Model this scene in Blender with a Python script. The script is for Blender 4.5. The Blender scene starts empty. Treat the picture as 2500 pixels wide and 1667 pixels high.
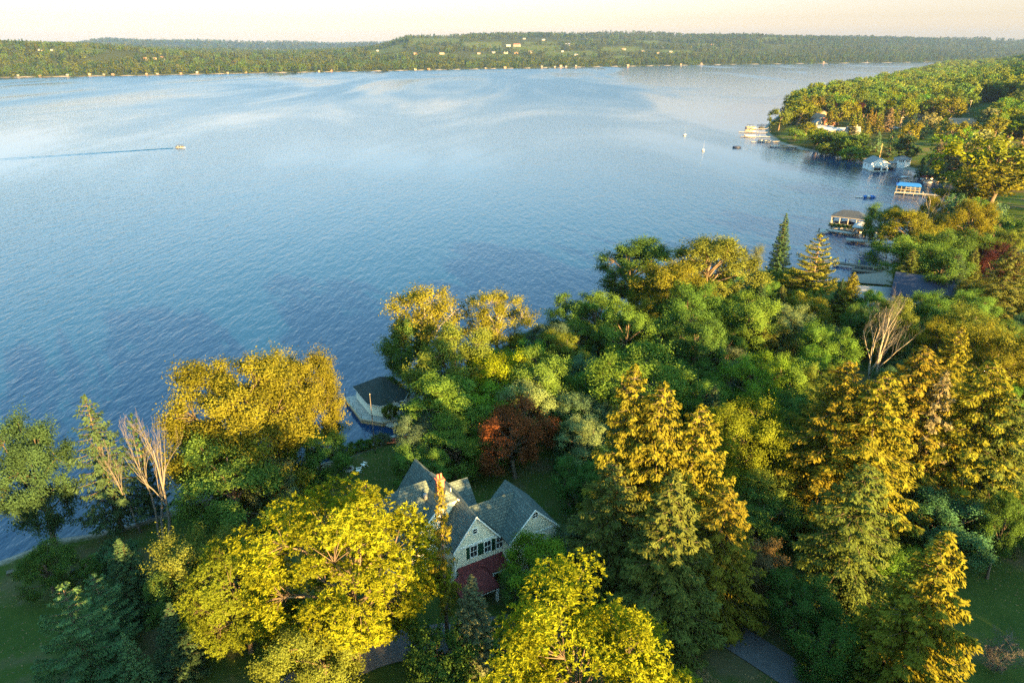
import bpy, math, random
import numpy as np

# ------------------------------------------------------------------ camera
SC = bpy.context.scene
COL = SC.collection
CAM_H, FPX, YHOR = 65.0, 1667.0, 118.0
TILT = math.atan((833.5 - YHOR) / FPX)
cam_d = bpy.data.cameras.new("camera"); cam = bpy.data.objects.new("camera", cam_d); COL.objects.link(cam)
cam.location = (0, 0, CAM_H); cam.rotation_euler = (math.pi / 2 - TILT, 0, 0)
cam_d.sensor_width = 36.0; cam_d.lens = 36.0 * FPX / 2500.0
cam_d.clip_start = 1.0; cam_d.clip_end = 60000.0
SC.camera = cam
# ------------------------------------------------------------------ sky
SUN_AZ, SUN_EL = math.radians(36), math.radians(13)      # sun stands behind the camera, to its right
SUN_DIR = (math.sin(SUN_AZ) * math.cos(SUN_EL), -math.cos(SUN_AZ) * math.cos(SUN_EL), math.sin(SUN_EL))
world = bpy.data.worlds.new("World"); SC.world = world; world.use_nodes = True
wt = world.node_tree; wt.nodes.clear()
def wn(t, **k):
    n = wt.nodes.new(t)
    for a, b in k.items(): setattr(n, a, b)
    return n
sky = wn("ShaderNodeTexSky", sky_type="NISHITA", sun_disc=False, sun_elevation=SUN_EL,
         sun_rotation=math.pi - SUN_AZ, altitude=260.0, air_density=1.0, dust_density=1.6, ozone_density=2.0)
bg = wn("ShaderNodeBackground"); bg.inputs["Strength"].default_value = 0.15
tc = wn("ShaderNodeTexCoord"); sx = wn("ShaderNodeSeparateXYZ"); wt.links.new(tc.outputs["Generated"], sx.inputs[0])
ramp = wn("ShaderNodeValToRGB")                       # evening tint by height above the horizon, the same all round
cr = ramp.color_ramp; cr.elements[0].position = 0.0; cr.elements[0].color = (.43, .335, .285, 1)
cr.elements[1].position = 1.0; cr.elements[1].color = (.62, .90, .70, 1)
for p, c in ((.0175, (.31, .236, .212, 1)), (.035, (.242, .182, .165, 1)), (.07, (.225, .166, .158, 1)), (.13, (.27, .22, .20, 1)), (.20, (.245, .255, .222, 1)), (.34, (.225, .295, .26, 1)), (.707, (.40, .60, .50, 1))):
    e = cr.elements.new(p); e.color = c
wt.links.new(sx.outputs["Z"], ramp.inputs[0])
mul = wn("ShaderNodeMixRGB", blend_type="MULTIPLY"); mul.inputs[0].default_value = 1.0
wt.links.new(sky.outputs[0], mul.inputs[1]); wt.links.new(ramp.outputs[0], mul.inputs[2])
wt.links.new(mul.outputs[0], bg.inputs["Color"])
wo = wn("ShaderNodeOutputWorld"); wt.links.new(bg.outputs[0], wo.inputs["Surface"])
# ------------------------------------------------------------------ sun
sun_d = bpy.data.lights.new("sun", "SUN"); sun_d.energy = 5.0; sun_d.angle = math.radians(0.55)
sun_d.color = (1.0, 0.61, 0.19)
sun = bpy.data.objects.new("sun", sun_d); COL.objects.link(sun)
from mathutils import Vector, Matrix
sun.rotation_euler = Vector(SUN_DIR).to_track_quat("Z", "Y").to_euler()
# ------------------------------------------------------------------ exposure
vs = SC.view_settings; vs.view_transform = "Standard"; vs.look = "None"; vs.exposure = 3.5; vs.gamma = 1.0
vs.use_curve_mapping = False
SC.cycles.max_bounces = 6; SC.cycles.diffuse_bounces = 4; SC.cycles.glossy_bounces = 2
SC.cycles.transmission_bounces = 3; SC.cycles.volume_bounces = 0; SC.cycles.transparent_max_bounces = 4
SC.cycles.use_denoising = False      # the grain of a real exposure keeps the leaves crisp
SC.cycles.sample_clamp_indirect = .14
SC.cycles.caustics_reflective = False; SC.cycles.caustics_refractive = False

# ------------------------------------------------------------------ picture point -> place
_F = np.array([0, math.cos(TILT), -math.sin(TILT)]); _U = np.array([0, math.sin(TILT), math.cos(TILT)])
def ray(px, py): return _F + np.array([1., 0, 0]) * (px - 1250) / FPX - _U * (py - 833.5) / FPX
def G(px, py, z=0.0):
    d = ray(px, py); t = (z - CAM_H) / d[2]; return np.array([0, 0, CAM_H]) + t * d
def AtY(px, py, Y):
    d = ray(px, py); t = Y / d[1]; return np.array([0, 0, CAM_H]) + t * d
def depth(p): return (np.array(p) - [0, 0, CAM_H]) @ _F

# ------------------------------------------------------------------ materials
MAT = {}
def mat(name):
    m = bpy.data.materials.new(name); m.use_nodes = True; m.node_tree.nodes.clear(); MAT[name] = m
    nt = m.node_tree
    def N(t, **k):
        n = nt.nodes.new(t)
        for a, b in k.items():
            if a.startswith("in_"): n.inputs[a[3:].replace("_", " ")].default_value = b
            else: setattr(n, a, b)
        return n
    L = lambda a, b: nt.links.new(a, b)
    return m, N, L
def simple(name, col, rough=.7, noise=0.0, scale=3.0, metal=0.0, bump=0.0, spec=.35):
    m, N, L = mat(name)
    b = N("ShaderNodeBsdfPrincipled"); b.inputs["Roughness"].default_value = rough; b.inputs["Metallic"].default_value = metal
    b.inputs["Specular IOR Level"].default_value = spec
    o = N("ShaderNodeOutputMaterial"); L(b.outputs[0], o.inputs[0])
    b.inputs["Base Color"].default_value = (*col, 1)
    if noise or bump:
        t = N("ShaderNodeTexCoord"); n = N("ShaderNodeTexNoise"); n.inputs["Scale"].default_value = scale; n.inputs["Detail"].default_value = 5
        L(t.outputs["Object"], n.inputs["Vector"])
    if noise:
        mx = N("ShaderNodeMixRGB"); L(n.outputs[0], mx.inputs[0])
        mx.inputs[1].default_value = (*[c * (1 - noise) for c in col], 1); mx.inputs[2].default_value = (*[min(1, c * (1 + noise)) for c in col], 1)
        L(mx.outputs[0], b.inputs["Base Color"])
    if bump:
        bp = N("ShaderNodeBump"); bp.inputs["Strength"].default_value = bump; bp.inputs["Distance"].default_value = .03
        L(n.outputs[0], bp.inputs["Height"]); L(bp.outputs[0], b.inputs["Normal"])
    return m
def leafmat(name, transl=.4, instancer=False):
    """leaf colour comes from the tree (object colour), varied leaf by leaf through the face attribute v"""
    m, N, L = mat(name)
    at = N("ShaderNodeAttribute"); at.attribute_name = "v"
    if instancer:
        oi = N("ShaderNodeAttribute"); oi.attribute_type = "INSTANCER"; oi.attribute_name = "tint"; colout = oi.outputs["Color"]
    else:
        oi = N("ShaderNodeObjectInfo"); colout = oi.outputs["Color"]
    mr = N("ShaderNodeMapRange"); mr.inputs["To Min"].default_value = .55; mr.inputs["To Max"].default_value = 1.45
    L(at.outputs["Fac"], mr.inputs[0])
    mu = N("ShaderNodeVectorMath", operation="SCALE"); L(colout, mu.inputs[0]); L(mr.outputs[0], mu.inputs["Scale"])
    d = N("ShaderNodeBsdfDiffuse"); L(mu.outputs[0], d.inputs["Color"])
    tr = N("ShaderNodeBsdfTranslucent")
    mt = N("ShaderNodeVectorMath", operation="MULTIPLY"); L(mu.outputs[0], mt.inputs[0]); mt.inputs[1].default_value = (1.5, 1.5, .6)
    L(mt.outputs[0], tr.inputs["Color"])
    mx = N("ShaderNodeMixShader"); mx.inputs[0].default_value = transl; L(d.outputs[0], mx.inputs[1]); L(tr.outputs[0], mx.inputs[2])
    o = N("ShaderNodeOutputMaterial"); L(mx.outputs[0], o.inputs[0])
    return m
leafmat("leaf", .35); leafmat("needle", .22); leafmat("leaf_far", .25, True)
simple("bark", (.10, .075, .055), .9, .4, 6)
simple("pale_bark", (.21, .185, .15), .85, .35, 5)
simple("dead_wood", (.095, .086, .078), .85, .3, 6)
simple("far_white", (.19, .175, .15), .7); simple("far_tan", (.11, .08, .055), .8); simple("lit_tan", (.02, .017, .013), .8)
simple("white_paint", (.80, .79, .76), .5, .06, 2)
simple("trim_white", (.82, .82, .80), .45)
simple("glass", (.02, .025, .03), .08, spec=.6)
simple("shutter_green", (.008, .045, .026), .5)
simple("brick", (.36, .11, .065), .85, .35, 9, bump=.4)
simple("grey_wood", (.30, .28, .26), .8, .25, 4)
simple("dark_wood", (.09, .075, .06), .8, .3, 4)
simple("tan_wood", (.42, .30, .16), .8, .25, 4)
simple("aluminium", (.55, .57, .6), .35, metal=.8)
simple("grey_roof", (.17, .175, .19), .8, .2, 3)
simple("pale_roof", (.24, .26, .29), .6, .12, 3)
simple("navy", (.010, .016, .045), .5, .15, 3)
simple("blue_canvas", (.01, .10, .36), .6, .12, 1)
simple("black_rubber", (.015, .015, .017), .5)
simple("red_paint", (.42, .045, .03), .5)
simple("maroon_canvas", (.20, .03, .035), .7, .2, 3)
simple("orange_plastic", (.75, .13, .02), .4)
simple("yellow_plastic", (.7, .40, .03), .4)
simple("boat_white", (.34, .34, .335), .25)
simple("boat_grey", (.35, .37, .40), .35)
simple("dark_canvas", (.02, .025, .03), .8)
simple("tan_canvas", (.13, .10, .07), .8)
simple("skin", (.5, .3, .2), .6); simple("cloth_blue", (.02, .06, .25), .8); simple("cloth_grey", (.25, .27, .3), .8); simple("cloth_lime", (.45, .6, .03), .8)
simple("stone", (.27, .25, .22), .9, .4, 2, bump=.5)
simple("concrete", (.40, .38, .34), .85, .15, 2)
simple("red_roof_far", (.30, .12, .08), .8); simple("brown_roof", (.22, .15, .11), .85, .2, 2); simple("tan_wall", (.24, .17, .10), .7)

# ------------------------------------------------------------------ object helpers
def tag(o, label=None, cat=None, group=None, kind=None):
    if label: o["label"] = label
    if cat: o["category"] = cat
    if group: o["group"] = group
    if kind: o["kind"] = kind
    return o
def link(name, data, parent=None, m=None, loc=None):
    o = bpy.data.objects.new(name, data); COL.objects.link(o)
    if parent is not None: o.parent = parent
    if m is not None: data.materials.clear(); data.materials.append(MAT[m])
    if loc is not None: o.location = loc
    return o
def thing(name, label, cat, loc=(0, 0, 0), rz=0.0, group=None, scale=None):
    e = bpy.data.objects.new(name, None); COL.objects.link(e); e.empty_display_size = .1
    e.location = tuple(float(c) for c in loc); e.rotation_euler = (0, 0, rz)
    if scale: e.scale = scale
    return tag(e, label, cat, group)
def npmesh(name, V, F, smooth=False, attr=None):
    V = np.asarray(V, np.float32); F = np.asarray(F, np.int32); k = F.shape[1]
    me = bpy.data.meshes.new(name)
    me.vertices.add(len(V)); me.vertices.foreach_set("co", V.ravel())
    me.loops.add(F.size); me.loops.foreach_set("vertex_index", F.ravel())
    me.polygons.add(len(F)); me.polygons.foreach_set("loop_start", np.arange(0, F.size, k, dtype=np.int32))
    me.polygons.foreach_set("loop_total", np.full(len(F), k, np.int32))
    me.polygons.foreach_set("use_smooth", np.full(len(F), smooth))
    if attr is not None:
        a = me.attributes.new("v", "FLOAT", "FACE"); a.data.foreach_set("value", np.asarray(attr, np.float32))
    me.update(calc_edges=True)
    return me
class MB:
    """collects shapes for one mesh"""
    def __init__(s): s.V = []; s.F = []
    def poly(s, pts, faces):
        o = len(s.V); s.V += [tuple(map(float, p)) for p in pts]; s.F += [tuple(o + i for i in f) for f in faces]; return s
    def box(s, x0, x1, y0, y1, z0, z1):
        return s.poly([(x0,y0,z0),(x1,y0,z0),(x1,y1,z0),(x0,y1,z0),(x0,y0,z1),(x1,y0,z1),(x1,y1,z1),(x0,y1,z1)],
                      [(3,2,1,0),(4,5,6,7),(0,1,5,4),(1,2,6,5),(2,3,7,6),(3,0,4,7)])
    def extr(s, pts, vec):                       # polygon pts (3-D), extruded by vec
        n = len(pts); a = [np.array(p, float) for p in pts]; b = [p + np.array(vec, float) for p in a]
        return s.poly(a + b, [tuple(range(n))[::-1], tuple(range(n, 2 * n))] + [(i, (i + 1) % n, n + (i + 1) % n, n + i) for i in range(n)])
    def slab(s, pts, t):                         # roof plane of thickness t downwards
        return s.extr(pts, (0, 0, -t))
    def tube(s, path, rad, n=6):
        path = [np.array(p, float) for p in path]
        if np.isscalar(rad): rad = [rad] * len(path)
        rings = []; o = len(s.V)
        for i, p in enumerate(path):
            t = path[min(i + 1, len(path) - 1)] - path[max(i - 1, 0)]; t = t / (np.linalg.norm(t) + 1e-9)
            a = np.cross(t, [0.31, 0.95, 0.05]); a /= np.linalg.norm(a) + 1e-9; b = np.cross(t, a)
            for k in range(n):
                th = 2 * math.pi * k / n; s.V.append(tuple(p + rad[i] * (math.cos(th) * a + math.sin(th) * b)))
        for i in range(len(path) - 1):
            for k in range(n):
                s.F.append((o + i * n + k, o + i * n + (k + 1) % n, o + (i + 1) * n + (k + 1) % n, o + (i + 1) * n + k))
        s.F.append(tuple(o + k for k in range(n))[::-1]); s.F.append(tuple(o + (len(path) - 1) * n + k for k in range(n)))
        return s
    def bar(s, a, b, r, n=5): return s.tube([a, b], r, n)
    def build(s, name, m, parent=None, smooth=False, loc=None):
        me = bpy.data.meshes.new(name); me.from_pydata(s.V, [], s.F)
        if smooth: me.polygons.foreach_set("use_smooth", [True] * len(me.polygons))
        me.update(); return link(name, me, parent, m, loc)

# ------------------------------------------------------------------ the lake's outline
near = [(-4200, -900), (-1500, -330), (-400, -70), (-200, -10), (-130, 28), (-95, 55)]
near += [tuple(G(a, b)[:2]) for a, b in [(0,1372),(130,1320),(300,1290),(450,1240),(600,1185),(750,1145),(830,1118),(900,1092),(950,1072),(985,1045)]]
near += [(-21.2, 110.6), (-18, 120), (-12.5, 131), (-3, 142), (11, 150), (33, 171)]
near += [tuple(G(a, b)[:2]) for a, b in [(1740,715),(1830,702),(1960,692),(2050,690),(2120,680),(2200,640)]]
near += [(150, 255), (178, 290), (205, 313), (226, 335), (243, 368)]
near += [tuple(G(a, b)[:2]) for a, b in [(2290,430),(2230,416),(2180,406),(2130,393),(2090,386),(2000,372),(1960,366),(1900,350),(1872,330),(1868,312),(1880,298),(1925,268),(2000,246),(2100,224),(2210,195),(2310,163)]]
near += [(2700, 3750), (5200, 5350)]
far = [(5200, 5600), (3500, 4650)] + [tuple(G(a, b)[:2]) for a, b in [(2300,152),(1800,158),(1400,165),(1000,173),(700,178),(300,186),(0,190)]] + [(-2500, 1300), (-4200, 650)]
LAKE = np.array(near + far); NNEAR = len(near)
def shore_dist(x, y):
    """signed distance to the shore, positive on land, and whether the far shore is the nearest one"""
    x = np.asarray(x, float); y = np.asarray(y, float); best = np.full(x.shape, 1e18); isfar = np.zeros(x.shape, bool); ins = np.zeros(x.shape, bool)
    n = len(LAKE)
    for i in range(n):
        ax, ay = LAKE[i]; bx, by = LAKE[(i + 1) % n]; dx, dy = bx - ax, by - ay
        t = np.clip(((x - ax) * dx + (y - ay) * dy) / (dx * dx + dy * dy), 0, 1)
        q = (x - ax - t * dx) ** 2 + (y - ay - t * dy) ** 2
        c = q < best; best = np.where(c, q, best); isfar = np.where(c, NNEAR <= i < n - 1, isfar)
        hit = ((ay > y) != (by > y)) & (x < dx * (y - ay) / (dy if dy else 1e-9) + ax); ins ^= hit
    d = np.sqrt(best); return np.where(ins, -d, d), isfar
def sstep(a, b, x): t = np.clip((np.asarray(x, float) - a) / (b - a), 0, 1); return t * t * (3 - 2 * t)
def vnoise(x, y, s, seed=0):
    r = np.random.RandomState(seed).rand(64, 64); u = np.asarray(x) / s; v = np.asarray(y) / s
    i = np.floor(u).astype(int); j = np.floor(v).astype(int); fu = u - i; fv = v - j; fu = fu * fu * (3 - 2 * fu); fv = fv * fv * (3 - 2 * fv)
    g = lambda a, b: r[a % 64, b % 64]
    return (g(i, j) * (1 - fu) + g(i + 1, j) * fu) * (1 - fv) + (g(i, j + 1) * (1 - fu) + g(i + 1, j + 1) * fu) * fv
HOUSE_O = np.array([-6.81, 64.7]); HOUSE_PHI = math.radians(30.14); PAD = 3.9
def height(x, y):
    x = np.asarray(x, float); y = np.asarray(y, float); d, isf = shore_dist(x, y)
    dl = np.maximum(d, 0)
    hn = .3 * np.minimum(dl, 2) + 3.9 * (1 - np.exp(-dl / 26)) + .022 * np.minimum(dl, 500) + .25 * vnoise(x, y, 23, 1)
    hn = hn + 92 * sstep(90, 620, dl) * sstep(430, 900, y) + 12 * sstep(60, 400, dl) * sstep(200, -100, y)
    hn = hn + 14 * (vnoise(x, y, 260, 2) - .5) * sstep(120, 500, dl) * sstep(430, 800, y)
    rr = np.hypot(x - 0.5, y - 71.5); w = sstep(22, 13, rr); hn = hn * (1 - w) + PAD * w
    p = 1250 + FPX * x / (np.maximum(y, 1) * math.cos(TILT))
    z1 = np.interp(p, [-900, -200, 0, 120, 230, 420, 620, 820, 930, 1000, 1150, 1400, 1600, 1900, 2200, 2600], [70, 70, 74, 70, 62, 40, 28, 32, 58, 112, 126, 146, 142, 136, 132, 128])
    w1 = np.interp(p, [-900, 0, 250, 600, 900, 1000, 1400, 2000, 2600], [650, 650, 700, 600, 1100, 1500, 1800, 1600, 1500])
    z2 = np.interp(p, [-900, 180, 260, 500, 620, 700, 900, 1000, 1100], [10, 20, 76, 84, 70, 78, 62, 30, 0])
    hf = 2.5 * np.minimum(dl, 2) / 2 + z1 * (.75 * sstep(0, 1, dl / w1) + .25 * np.minimum(dl / w1, 1.0)) + 20 * (vnoise(x, y, 420, 3) - .5) * sstep(80, 700, dl) \
        + z2 * sstep(4300, 6200, dl) + 12 * (vnoise(x, y, 900, 4) - .5) * sstep(3500, 6000, dl)
    return np.where(d < 0, np.maximum(-5, d * .3), np.where(isf, hf, hn))
def axis(lo, hi, a, c, n):
    s = np.linspace(math.asinh((lo - c) / a), math.asinh((hi - c) / a), n); return c + a * np.sinh(s)
GX = axis(-7000, 8000, 130, 20, 470); GY = axis(-900, 9900, 150, 110, 420)
XX, YY = np.meshgrid(GX, GY, indexing="ij"); HH = height(XX, YY)
def ground(x, y):
    i = int(np.clip(np.searchsorted(GX, x) - 1, 0, len(GX) - 2)); j = int(np.clip(np.searchsorted(GY, y) - 1, 0, len(GY) - 2))
    u = (x - GX[i]) / (GX[i + 1] - GX[i]); v = (y - GY[j]) / (GY[j + 1] - GY[j])
    return float((HH[i, j] * (1 - u) + HH[i + 1, j] * u) * (1 - v) + (HH[i, j + 1] * (1 - u) + HH[i + 1, j + 1] * u) * v)
def GT(px, py):
    """the point of the land seen at a picture point"""
    z = 3.0
    for _ in range(40): p = G(px, py, z); z = .5 * z + .5 * max(0.0, ground(p[0], p[1]))
    return np.array([p[0], p[1], ground(p[0], p[1])])
# ------------------------------------------------------------------ land
def inpoly(x, y, poly):
    ins = np.zeros(np.shape(x), bool)
    for (ax, ay), (bx, by) in zip(poly, poly[1:] + poly[:1]):
        ins ^= ((ay > y) != (by > y)) & (x < (bx - ax) * (y - ay) / ((by - ay) if by != ay else 1e-9) + ax)
    return ins
LAWNS = [[tuple(GT(*q)[:2]) for q in L_] for L_ in (
    [(2125,392),(2130,360),(2160,345),(2230,352),(2265,345),(2300,350),(2270,400),(2210,400)],
    [(2150,345),(2190,322),(2280,325),(2300,300),(2350,290),(2420,330),(2400,345),(2300,340),(2240,350)],
    [(2345,272),(2385,250),(2480,252),(2490,275),(2420,285)],
    [(2420,345),(2500,340),(2560,380),(2500,395),(2430,370)],
    [(2400,560),(2440,470),(2560,440),(2600,600),(2440,590)],
    [(1905,345),(1900,330),(1930,305),(1985,318),(1960,352)])]
FIELDS = []       # far farm fields, in (bearing, distance from shore) space
_p = 1250 + FPX * XX / (np.maximum(YY, 1) * math.cos(TILT)); _d, _f = shore_dist(XX, YY)
FIELD_BOX = [(180,250,480,680),(890,985,800,1150),(1005,1125,1050,1500),(1130,1225,850,1080),(1250,1370,700,920),(1280,1360,960,1120),(1330,1460,480,680),(1470,1570,640,840),
             (925,1000,560,720),(1390,1445,330,430),(1550,1605,1000,1250),(1860,1970,1100,1400),(2220,2335,1150,1400),(600,760,3000,3700),(400,560,3300,4000),(1040,1115,520,650),(1610,1690,480,640),(2410,2490,1200,1400),(1150,1240,500,640),(1500,1540,350,450),(1700,1790,900,1050)]
def isfield(p, d):
    r = np.zeros(np.shape(p), bool)
    for a, b, c, e in FIELD_BOX: r |= (p > a) & (p < b) & (d > c) & (d < e)
    return r
lawn = np.zeros(XX.shape)
for L_ in LAWNS: lawn = np.maximum(lawn, inpoly(XX, YY, L_))
lawn = np.maximum(lawn, (_f & isfield(_p, _d)) * 1.0)
lawn = np.maximum(lawn, ((~_f) & (YY < 210) & (_d > 0)) * .75)
nx, ny = XX.shape
V = np.stack([XX, YY, HH], -1).reshape(-1, 3)
ii, jj = np.meshgrid(np.arange(nx - 1), np.arange(ny - 1), indexing="ij"); a = (ii * ny + jj).ravel()
me = npmesh("ground", V, np.stack([a, a + ny, a + ny + 1, a + 1], 1), True)
for nm, arr in (("lawn", lawn), ("shore", np.clip(_d, -50, 1000))):
    at = me.attributes.new(nm, "FLOAT", "POINT"); at.data.foreach_set("value", arr.ravel().astype(np.float32))
m, N, L = mat("ground")
tcn = N("ShaderNodeTexCoord")
n1 = N("ShaderNodeTexNoise"); n1.inputs["Scale"].default_value = .09; n1.inputs["Detail"].default_value = 8; n1.inputs["Roughness"].default_value = .65
n2 = N("ShaderNodeTexNoise"); n2.inputs["Scale"].default_value = 1.6; n2.inputs["Detail"].default_value = 6
n3 = N("ShaderNodeTexVoronoi"); n3.inputs["Scale"].default_value = 3.2
for n in (n1, n2, n3): L(tcn.outputs["Object"], n.inputs["Vector"])
al = N("ShaderNodeAttribute"); al.attribute_name = "lawn"; ash = N("ShaderNodeAttribute"); ash.attribute_name = "shore"
gr = N("ShaderNodeValToRGB"); e = gr.color_ramp
e.elements[0].color = (.030, .056, .013, 1); e.elements[0].position = .34; e.elements[1].color = (.100, .084, .046, 1); e.elements[1].position = .62
k = e.elements.new(.5); k.color = (.046, .074, .016, 1)
L(n1.outputs[0], gr.inputs[0])
fr = N("ShaderNodeValToRGB"); e = fr.color_ramp
e.elements[0].color = (.024, .032, .012, 1); e.elements[0].position = .35; e.elements[1].color = (.055, .065, .022, 1); e.elements[1].position = .7
L(n2.outputs[0], fr.inputs[0])
mx = N("ShaderNodeMixRGB"); L(al.outputs["Fac"], mx.inputs[0]); L(fr.outputs[0], mx.inputs[1]); L(gr.outputs[0], mx.inputs[2])
peb = N("ShaderNodeValToRGB"); e = peb.color_ramp; e.elements[0].color = (.10, .09, .08, 1); e.elements[1].color = (.33, .30, .26, 1)
L(n3.outputs["Color"], peb.inputs[0])
sm = N("ShaderNodeMapRange"); sm.inputs["From Min"].default_value = 1.4; sm.inputs["From Max"].default_value = 3.2; sm.inputs["To Min"].default_value = 1; sm.inputs["To Max"].default_value = 0
ad = N("ShaderNodeMath", operation="ADD"); ad.inputs[1].default_value = -.5
L(n2.outputs[0], ad.inputs[0]); ad2 = N("ShaderNodeMath", operation="MULTIPLY_ADD"); L(ad.outputs[0], ad2.inputs[0]); ad2.inputs[1].default_value = 3.0; L(ash.outputs["Fac"], ad2.inputs[2]); L(ad2.outputs[0], sm.inputs[0])
mx2 = N("ShaderNodeMixRGB"); L(sm.outputs[0], mx2.inputs[0]); L(mx.outputs[0], mx2.inputs[1]); L(peb.outputs[0], mx2.inputs[2])
bp = N("ShaderNodeBump"); bp.inputs["Strength"].default_value = .6; bp.inputs["Distance"].default_value = .15; L(n2.outputs[0], bp.inputs["Height"])
b = N("ShaderNodeBsdfDiffuse"); L(mx2.outputs[0], b.inputs["Color"]); L(bp.outputs[0], b.inputs["Normal"])
o = N("ShaderNodeOutputMaterial"); L(b.outputs[0], o.inputs[0])
tag(link("ground", me, None, "ground"), "grassy shore land, wooded slopes and farm fields around the lake", None, None, "structure")

# ------------------------------------------------------------------ water
m, N, L = mat("water")
tcn = N("ShaderNodeTexCoord")
def noise(scale, sc3, rot, detail, rough=.55, dist=0.0):
    mp = N("ShaderNodeMapping"); mp.inputs["Rotation"].default_value = (0, 0, rot); mp.inputs["Scale"].default_value = sc3
    L(tcn.outputs["Object"], mp.inputs[0]); n = N("ShaderNodeTexNoise"); n.inputs["Scale"].default_value = scale
    n.inputs["Detail"].default_value = detail; n.inputs["Roughness"].default_value = rough; n.inputs["Distortion"].default_value = dist
    L(mp.outputs[0], n.inputs["Vector"]); return n
w1 = noise(.50, (1, .36, 1), math.radians(118), 4, .55, .3)       # wind ripples, crests a few metres apart
w2 = noise(1.3, (1, .45, 1), math.radians(95), 3, .5)
w3 = noise(.07, (1, .4, 1), math.radians(110), 2, .5)
calm = noise(.0042, (1, .30, 1), math.radians(-18), 4, .62, .8)    # slicks: streaks of smoother water
cal2 = noise(.0013, (1, .6, 1), math.radians(20), 3, .5)
def math_(op, a, b=None, c=None, clamp=False):
    n = N("ShaderNodeMath", operation=op); n.use_clamp = clamp
    for k, v in enumerate((a, b, c)):
        if v is None: continue
        if hasattr(v, "links"): L(v, n.inputs[k])
        else: n.inputs[k].default_value = v
    return n.outputs[0]
hs = math_("MULTIPLY_ADD", w2.outputs[0], .33, math_("MULTIPLY_ADD", w3.outputs[0], .9, w1.outputs[0]))
sepx = N("ShaderNodeSeparateXYZ"); L(tcn.outputs["Object"], sepx.inputs[0])
lee = N("ShaderNodeMapRange", interpolation_type="SMOOTHSTEP"); lee.inputs["From Min"].default_value = -60; lee.inputs["From Max"].default_value = 190; lee.inputs["To Min"].default_value = 0; lee.inputs["To Max"].default_value = .55
L(math_("MULTIPLY_ADD", sepx.outputs["Y"], -.12, sepx.outputs["X"]), lee.inputs[0])
cm = N("ShaderNodeMapRange", interpolation_type="SMOOTHSTEP"); cm.inputs["From Min"].default_value = .41; cm.inputs["From Max"].default_value = .64
cm.inputs["To Min"].default_value = 1.0; cm.inputs["To Max"].default_value = .20
L(math_("ADD", math_("MULTIPLY_ADD", cal2.outputs[0], .35, math_("SUBTRACT", calm.outputs[0], .175)), math_("MULTIPLY", lee.outputs[0], .35)), cm.inputs[0])
dm = N("ShaderNodeMapRange", interpolation_type="SMOOTHSTEP"); dm.inputs["From Min"].default_value = 300; dm.inputs["From Max"].default_value = 430; L(sepx.outputs["Y"], dm.inputs[0])
cmx = N("ShaderNodeMix"); cmx.data_type = "FLOAT"; L(dm.outputs[0], cmx.inputs[0]); cmx.inputs[2].default_value = 1.0; L(cm.outputs[0], cmx.inputs[3])
bp = N("ShaderNodeBump"); bp.inputs["Distance"].default_value = WAVE if "WAVE" in globals() else .30
L(cmx.outputs[0], bp.inputs["Strength"]); L(hs, bp.inputs["Height"])
b = N("ShaderNodeBsdfPrincipled"); b.inputs["IOR"].default_value = 1.333; b.inputs["Roughness"].default_value = .10
b.inputs["Base Color"].default_value = (.0015, .024, .072, 1); b.inputs["Specular IOR Level"].default_value = .75
rg = N("ShaderNodeMapRange"); rg.inputs["From Min"].default_value = 150; rg.inputs["From Max"].default_value = 1100; rg.inputs["To Min"].default_value = .06; rg.inputs["To Max"].default_value = .30; L(sepx.outputs["Y"], rg.inputs[0])
L(math_("MULTIPLY", rg.outputs[0], math_("MULTIPLY_ADD", cm.outputs[0], .75, .25)), b.inputs["Roughness"])
L(bp.outputs[0], b.inputs["Normal"])
o = N("ShaderNodeOutputMaterial"); L(b.outputs[0], o.inputs[0])
me = npmesh("water", [(-9000, -1500, 0), (9000, -1500, 0), (9000, 9950, 0), (-9000, 9950, 0)], [(0, 1, 2, 3)])
tag(link("water", me, None, "water"), "wide blue lake with wind ripples and pale calm streaks", None, None, "structure")

# ------------------------------------------------------------------ haze
m, N, L = mat("haze")
pv = N("ShaderNodeVolumePrincipled"); pv.inputs["Color"].default_value = (.45, .66, 1.0, 1); pv.inputs["Density"].default_value = 6.5e-5; pv.inputs["Anisotropy"].default_value = .7
o = N("ShaderNodeOutputMaterial"); L(pv.outputs[0], o.inputs["Volume"])
tag(MB().box(-9500, 9500, -1600, 10200, -8, 260).build("haze", "haze"), "thin evening haze over the lake", None, None, "stuff")
# ------------------------------------------------------------------ tree generators (metres; nominal sizes, scaled per tree)
def unit(v): return v / (np.linalg.norm(v, axis=-1, keepdims=True) + 1e-9)
def leaves(C, Nn, ln, wd, rng, T=None):
    """one diamond face per leaf spray at C, facing Nn"""
    n = len(C); r = rng.normal(size=(n, 3)) if T is None else T
    t = unit(r - (r * Nn).sum(1, keepdims=True) * Nn); b = np.cross(Nn, t)
    ln = np.broadcast_to(ln, n)[:, None] * .5; wd = np.broadcast_to(wd, n)[:, None] * .5
    V = np.stack([C - t * ln, C + b * wd + t * ln * .15, C + t * ln, C - b * wd + t * ln * .15], 1).reshape(-1, 3)
    return V, np.arange(4 * n).reshape(-1, 4)
def sph(n, rng): return unit(rng.normal(size=(n, 3)))
def branch(mb, a, b, r0, r1, rng, k=3, sag=.12, n=5):
    a = np.array(a); b = np.array(b); L_ = np.linalg.norm(b - a); pts = []
    off = rng.normal(size=3) * sag * L_ * .5
    for i in range(k + 1):
        s = i / k; pts.append(a + (b - a) * s + off * math.sin(math.pi * s) + np.array([0, 0, 1]) * sag * L_ * math.sin(math.pi * s) * .6)
    mb.tube(pts, [r0 + (r1 - r0) * (i / k) for i in range(k + 1)], n)
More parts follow.
